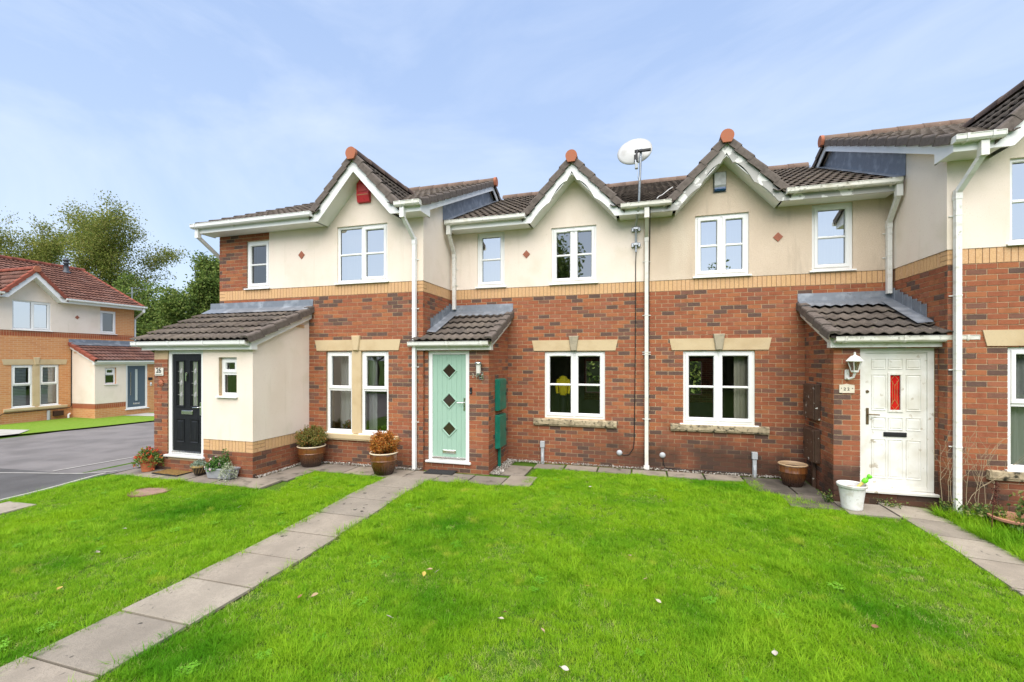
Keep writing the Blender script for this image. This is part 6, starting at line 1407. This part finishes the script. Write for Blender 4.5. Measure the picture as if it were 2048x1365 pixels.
# doormats
COIR = M('coir_mat', (0.20, 0.115, 0.03), 0.95, layers=[(25, (0.12, 0.07, 0.022), 0.45, 0.7), (90, (0.28, 0.17, 0.05), 0.55, 0.75)], bump=(140, 1.0)); RUB = M('rubber_mat', (0.018, 0.018, 0.02), 0.8, layers=[(120, (0.05, 0.05, 0.05), 0.5, 0.7)], bump=(120, 1.0))
def mat_(x, y, w, d, mt, label, rz=0):
    t = tag(empty('doormat', (x, y, gz(x, y) + 0.008), R(rz)), label, 'doormat'); m = MB(); m.bbox(-w / 2, w / 2, -d / 2, d / 2, 0, 0.016, 0.005); m.build('mat_base', BLACKP, t)
    m = MB(); nx, ny = 30, 16; m.strip([[(-w / 2 + .012 + (w - .024) * i / nx, -d / 2 + .012 + (d - .024) * j / ny, 0.0175 + 0.004 * random.random()) for i in range(nx + 1)] for j in range(ny + 1)]); m.build('mat_pile', mt, t, recalc=False)
mat_(-8.20, 6.02, 0.64, 0.30, COIR, 'brown coir doormat outside the black door', -2); mat_(-3.50, 7.40, 0.56, 0.28, RUB, 'black rubber doormat outside the mint green door', 3)

# manhole cover in the left lawn
t = tag(empty('manhole_cover', (-7.56, 5.21, gz(-7.56, 5.21) - 0.004)), 'rusty brown manhole cover set into the left lawn', 'manhole cover')
m = MB(); m.lathe([(0.29, -0.02), (0.29, 0.004), (0.265, 0.006), (0.262, 0.0)], (0, 0, 0), 32, cap=False); m.build('cover_ring', M('rusty_iron', (0.16, 0.085, 0.055), 0.8, layers=[(30, (0.24, 0.13, 0.09), 0.5, 0.7)]), t)
m = MB(); m.lathe([(0.0, 0.002), (0.26, 0.002)], (0, 0, 0), 32, cap=False); m.build('cover_plate', M('pink_grit', (0.30, 0.19, 0.15), 0.9, layers=[(70, (0.20, 0.12, 0.09), 0.5, 0.7), (8, (0.16, 0.10, 0.07), 0.5, 0.7)], bump=(120, 0.8)), t)

# white tub with a toy, terracotta bowls at the right
x, y = 2.83, 7.20; z = gz(x, y) + 0.01; tub_z = z; t = tag(empty('white_tub', (x, y, z)), 'weathered white plastic tub in front of the worn white door', 'tub')
TUBW = M('tub_white', (0.66, 0.66, 0.64), 0.45, layers=[(8, (0.48, 0.46, 0.40), 0.52, 0.72, 6), (40, (0.30, 0.28, 0.22), 0.64, 0.75, 5)])
m = MB(); m.lathe([(0.0, 0.0), (0.132, 0.0), (0.140, 0.012), (0.136, 0.03), (0.141, 0.045), (0.138, 0.06), (0.172, 0.31), (0.192, 0.318), (0.200, 0.35), (0.192, 0.362), (0.176, 0.352), (0.170, 0.31), (0.15, 0.24)], (0, 0, 0), 40, cap=False); m.v = [(vx * 0.9, vy * 0.9, vz * 0.95) for vx, vy, vz in m.v]; b = m.build('tub_body', TUBW, t); smooth_by_angle(b, 45)
m = MB(); m.lathe([(0.0, 0.28), (0.152, 0.278)], (0, 0, 0), 28, cap=False); m.build('soil', M('tub_soil', (0.16, 0.085, 0.055), 0.95, bump=(60, 1.0)), t)
t = tag(empty('toy_blaster', (x + 0.06, y - 0.02, z + 0.30)), 'lime green and yellow plastic water toy leaning in the white tub', 'toy')
LIME = M('lime_plastic', (0.16, 0.62, 0.03), 0.35); YEL = M('pale_yellow_plastic', (0.66, 0.55, 0.16), 0.4)
d = Vector((0.62, -0.1, 0.78)).normalized(); P_ = lambda s: tuple(d * s)
m = MB(); m.tube([P_(-0.02), P_(0.10)], 0.020, 12); m.build('barrel', YEL, t, smooth=True); m = MB(); m.tube([P_(0.095), P_(0.11), P_(0.15), P_(0.16)], [0.026, 0.033, 0.033, 0.026], 12); m.tube([P_(0.16), P_(0.19)], 0.018, 12); m.tube([P_(0.19), P_(0.20), P_(0.225), P_(0.235)], [0.024, 0.03, 0.03, 0.02], 12); m.build('grip', LIME, t, smooth=True)
BOWL = M('pink_terracotta', (0.42, 0.20, 0.135), 0.8, layers=[(12, (0.34, 0.15, 0.10), 0.45, 0.7)])
for bx, by, lb in ((4.52, 7.02, 'pink terracotta bowl among weeds below the right hand window'), (5.12, 7.02, 'second pink terracotta bowl at the right picture edge')):
    t = tag(empty('terracotta_bowl', (bx, by, gz(bx, by))), lb, 'planter'); m = MB(); m.lathe([(0.0, 0.0), (0.10, 0.0), (0.11, 0.02), (0.21, 0.13), (0.24, 0.15), (0.27, 0.165), (0.27, 0.19), (0.245, 0.195), (0.22, 0.16), (0.0, 0.15)], (0, 0, 0), 36, cap=False); b = m.build('bowl_body', BOWL, t); smooth_by_angle(b, 40)

# weeds along the right hand wall
WG = [M('weed_leaf_%d' % i, c, 0.55, trans=0.3) for i, c in enumerate([(0.10, 0.18, 0.035), (0.17, 0.23, 0.05), (0.06, 0.115, 0.028), (0.26, 0.25, 0.08)])]
SEED = [M('dock_seed_%d' % i, c, 0.8) for i, c in enumerate([(0.085, 0.022, 0.016), (0.12, 0.035, 0.022), (0.055, 0.016, 0.013), (0.15, 0.05, 0.03)])]
DRYS = M('dry_stalk', (0.34, 0.27, 0.17), 0.85)
def dock(x, y, h, label, lean=0.06):
    t = tag(empty('dock_weed', (x, y, gz(x, y))), label, 'weed'); m = MB(); top = (lean, 0.02, h); m.tube([(0, 0, -.02), (lean * .3, .01, h * .5), top], [0.006, 0.005, 0.002], 5); m.build('stalk', SEED[1], t, recalc=False)
    k = RNG.random(260) * 0.55 + 0.45; P = np.c_[lean * k + RNG.normal(0, .014, 260), 0.02 * k + RNG.normal(0, .014, 260), h * k]; leaf_mesh('seed_head', P, 0.02, SEED, t)
dock(4.16, 6.86, 0.62, 'brown dock seed stalk in front of the right downpipe'); dock(4.66, 6.66, 0.66, 'tall dark red dock stalk beside the terracotta bowl', 0.1)
def leafy(x, y, h, n, r, size, label, mats=WG, name='leafy_weed'):
    t = tag(empty(name, (x, y, gz(x, y))), label, 'weed'); m = MB(); P = []
    for k in range(9):
        a = random.uniform(0, 6.283); rr = r * random.random(); tip = Vector((rr * math.cos(a), rr * math.sin(a), h * random.uniform(.55, 1))); m.tube([(tip.x * .2, tip.y * .2, -.02), (tip.x * .5, tip.y * .5, tip.z * .6), tuple(tip)], [0.005, 0.004, 0.002], 4)
        for q in range(n // 9): f = random.uniform(.25, 1.03); P.append((tip.x * (.2 + .8 * f) + random.gauss(0, .03), tip.y * (.2 + .8 * f) + random.gauss(0, .03), tip.z * f))
    m.build('stems', WG[2], t, recalc=False); leaf_mesh('foliage', np.array(P), size, mats, t)
leafy(4.60, 6.95, 0.52, 260, 0.16, 0.06, 'green leafy weed growing out of the terracotta bowl'); leafy(4.78, 6.80, 0.70, 240, 0.14, 0.045, 'tall yellow green weed at the right window corner'); leafy(4.36, 7.12, 0.34, 200, 0.22, 0.045, 'low tangle of weeds right of the downpipe'); leafy(3.98, 7.38, 0.22, 120, 0.10, 0.035, 'small green weed left of the downpipe foot')
leafy(2.62, 7.42, 0.16, 80, 0.12, 0.035, 'small weed at the porch corner behind the white tub'); leafy(3.35, 7.50, 0.10, 120, 0.28, 0.03, 'creeping weed under the worn white door sill')
leafy(4.20, 7.18, 0.30, 260, 0.20, 0.05, 'bushy green weed between the downpipe and the terracotta bowl'); leafy(5.0, 6.9, 0.5, 260, 0.25, 0.05, 'tall weeds at the right picture edge'); leafy(4.45, 6.75, 0.26, 260, 0.25, 0.045, 'low green weeds in front of the terracotta bowl')
def twigs(x, y, h, label, n=9):
    t = tag(empty('dry_twigs', (x, y, gz(x, y))), label, 'weed'); m = MB()
    for k in range(n):
        bx = random.uniform(-.16, .16); p = Vector((bx, 0.0, 0.2)); d = Vector((random.gauss(0, .18), 0, 1)).normalized(); pts = [tuple(p)]
        for j in range(6):
            d = (d + Vector((random.gauss(0, .2), random.gauss(0, .02), 0.1))).normalized(); p = p + d * h / 6 * random.uniform(.7, 1.1); pts.append(tuple(p))
            if j > 0:
                e_ = (d + Vector((random.choice((-1, 1)) * random.uniform(.5, .9), random.uniform(-.1, .05), 0.1))).normalized(); q1 = p + e_ * 0.10; m.tube([tuple(p), tuple(q1), tuple(q1 + e_ * 0.07 + Vector((0, 0, .04)))], [0.0022, 0.0018, 0.001], 4, cap=False)
        m.tube(pts, np.linspace(0.004, 0.0015, len(pts)).tolist(), 4, cap=False)
    m.build('stems', DRYS, t, recalc=False)
twigs(4.28, 7.35, 0.95, 'bare dry twigs climbing the brick wall right of the downpipe', 6); twigs(3.98, 7.40, 0.80, 'bare dry twigs between the worn door and the downpipe', 4)

# ------------------------------------------------------------------ gravel and fallen leaves
GRV = [M('gravel_%d' % i, c, 0.85) for i, c in enumerate([(0.36, 0.33, 0.29), (0.22, 0.19, 0.16), (0.50, 0.47, 0.42), (0.13, 0.11, 0.09)])]
def gravel(name, regions, n, label):
    b = MB().box(-.5, .5, -.5, .5, -.5, .5); mats4, mi = [], []
    A = [(r[1] - r[0]) * (r[3] - r[2]) for r in regions]
    for k in range(n):
        r = random.choices(regions, A)[0]; x, y = random.uniform(r[0], r[1]), random.uniform(r[2], r[3]); s_ = random.uniform(0.006, 0.018)
        mats4.append(Matrix.Translation((x, y, gz(x, y) + 0.012 + random.uniform(-.006, .012))) @ Euler((random.uniform(0, 6), random.uniform(0, 6), random.uniform(0, 6))).to_matrix().to_4x4() @ Matrix.Diagonal((s_ * 1.3, s_, s_ * 0.7, 1))); mi.append(random.randrange(4))
    o = joined_copies(name, b.v, b.f, mats4, mi, GRV, None); o.data.polygons.foreach_set('use_smooth', [False] * len(o.data.polygons)); tag(o, label, 'gravel')
gravel('gravel_strip', [(-6.5, -3.95, 7.42, 7.53), (-6.50, -6.40, 6.2, 7.45)], 1100, 'pale gravel strip along the foot of the left wall')
gravel('gravel_strip', [(-2.62, -2.42, 7.55, 8.75), (-2.62, -1.9, 8.62, 8.78)], 700, 'pale gravel beside the green meter boxes')
gravel('gravel_strip', [(-1.9, 2.7, 8.67, 8.79)], 700, 'thin gravel line under the two middle windows')
LEAFM = [M('fallen_leaf_%d' % i, c, 0.8) for i, c in enumerate([(0.42, 0.36, 0.28), (0.34, 0.24, 0.14), (0.22, 0.11, 0.055), (0.46, 0.41, 0.35), (0.42, 0.32, 0.07)])]
for x, y in [(-1.995, 3.229), (-0.732, 3.391), (-5.504, 4.186), (-1.313, 4.372), (-2.913, 3.26), (-2.82, 3.339), (-0.469, 4.165), (0.049, 4.452), (-0.099, 4.854), (-2.038, 4.06), (1.795, 4.169), (-5.719, 3.392), (-0.766, 7.151), (-1.089, 3.552), (-5.44, 4.938), (-0.492, 3.007), (-2.048, 3.949), (-1.943, 4.011), (-5.144, 2.757), (-1.085, 3.441), (0.936, 3.58), (0.159, 4.089), (2.002, 6.375), (-6.18, 3.957)]:
    m = MB(); L = random.uniform(0.032, 0.06); cu = random.uniform(0.2, 0.6); rows = []
    for k in range(6):
        u = k / 5; w = 0.36 * math.sin(math.pi * min(u * 0.92 + 0.05, 1)) ** 0.8; rows.append([((u - .5) * L, s_ * w * L, L * (cu * (abs(s_) ** 2) * w + 0.25 * (u - .5) ** 2)) for s_ in (-1, -.5, 0, .5, 1)])
    m.strip(rows); m.tube([(-.5 * L, 0, .06 * L), (-.8 * L, .05 * L, 0.1 * L)], 0.0012, 4); o = m.build('fallen_leaf', random.choice(LEAFM), None, recalc=False); o.location = (x, y, gz(x, y) + random.uniform(0.025, 0.045)); o.rotation_euler = (random.gauss(0, .35), random.gauss(0, .35), random.uniform(0, 6.28))
    tag(o, '%s dry leaf lying on the %s' % ({0: 'pale buff', 1: 'tan', 2: 'rust brown', 3: 'whitish', 4: 'yellow'}[LEAFM.index(o.data.materials[0])], 'lawn left of the path' if x < -4 else 'lawn beside the path edge' if x < -2.2 else 'middle lawn nearest the camera' if y < 3.7 else 'middle lawn' if x < 0.3 else 'right hand lawn'), 'leaf', 'fallen leaves on the lawn')
# yellow jacket seen inside the middle house
t = tag(empty('hanging_jacket', (-1.60, 9.55, 0.93)), 'yellow jacket seen through the left pane of the middle house', 'jacket')
m = MB(); m.lathe([(0.10, 0.55), (0.15, 0.62), (0.17, 0.85), (0.19, 1.0), (0.13, 1.1), (0.05, 1.14)], (0, 0, 0), 16); m.v = [(x, y * 0.6, z) for x, y, z in m.v]; m.tube([(0.17, 0, 1.02), (0.24, -.04, 0.8), (0.20, -.06, 0.6)], [0.06, 0.055, 0.045], 10); m.tube([(-0.17, 0, 1.02), (-0.23, -.04, 0.8), (-0.2, -.06, 0.6)], [0.06, 0.055, 0.045], 10); m.v = [(x * 0.62, y * 0.62, 0.42 + (z - 0.5) * 0.72) for x, y, z in m.v]; m.build('jacket_body', M('hi_vis_yellow', (0.85, 0.66, 0.02), 0.7), t, smooth=True)
m = MB(); m.tube([(0, 0, -0.62), (0, 0, 0.45)], [0.075, 0.085], 12); m.build('dark_trousers', BLACKP, t, smooth=True)
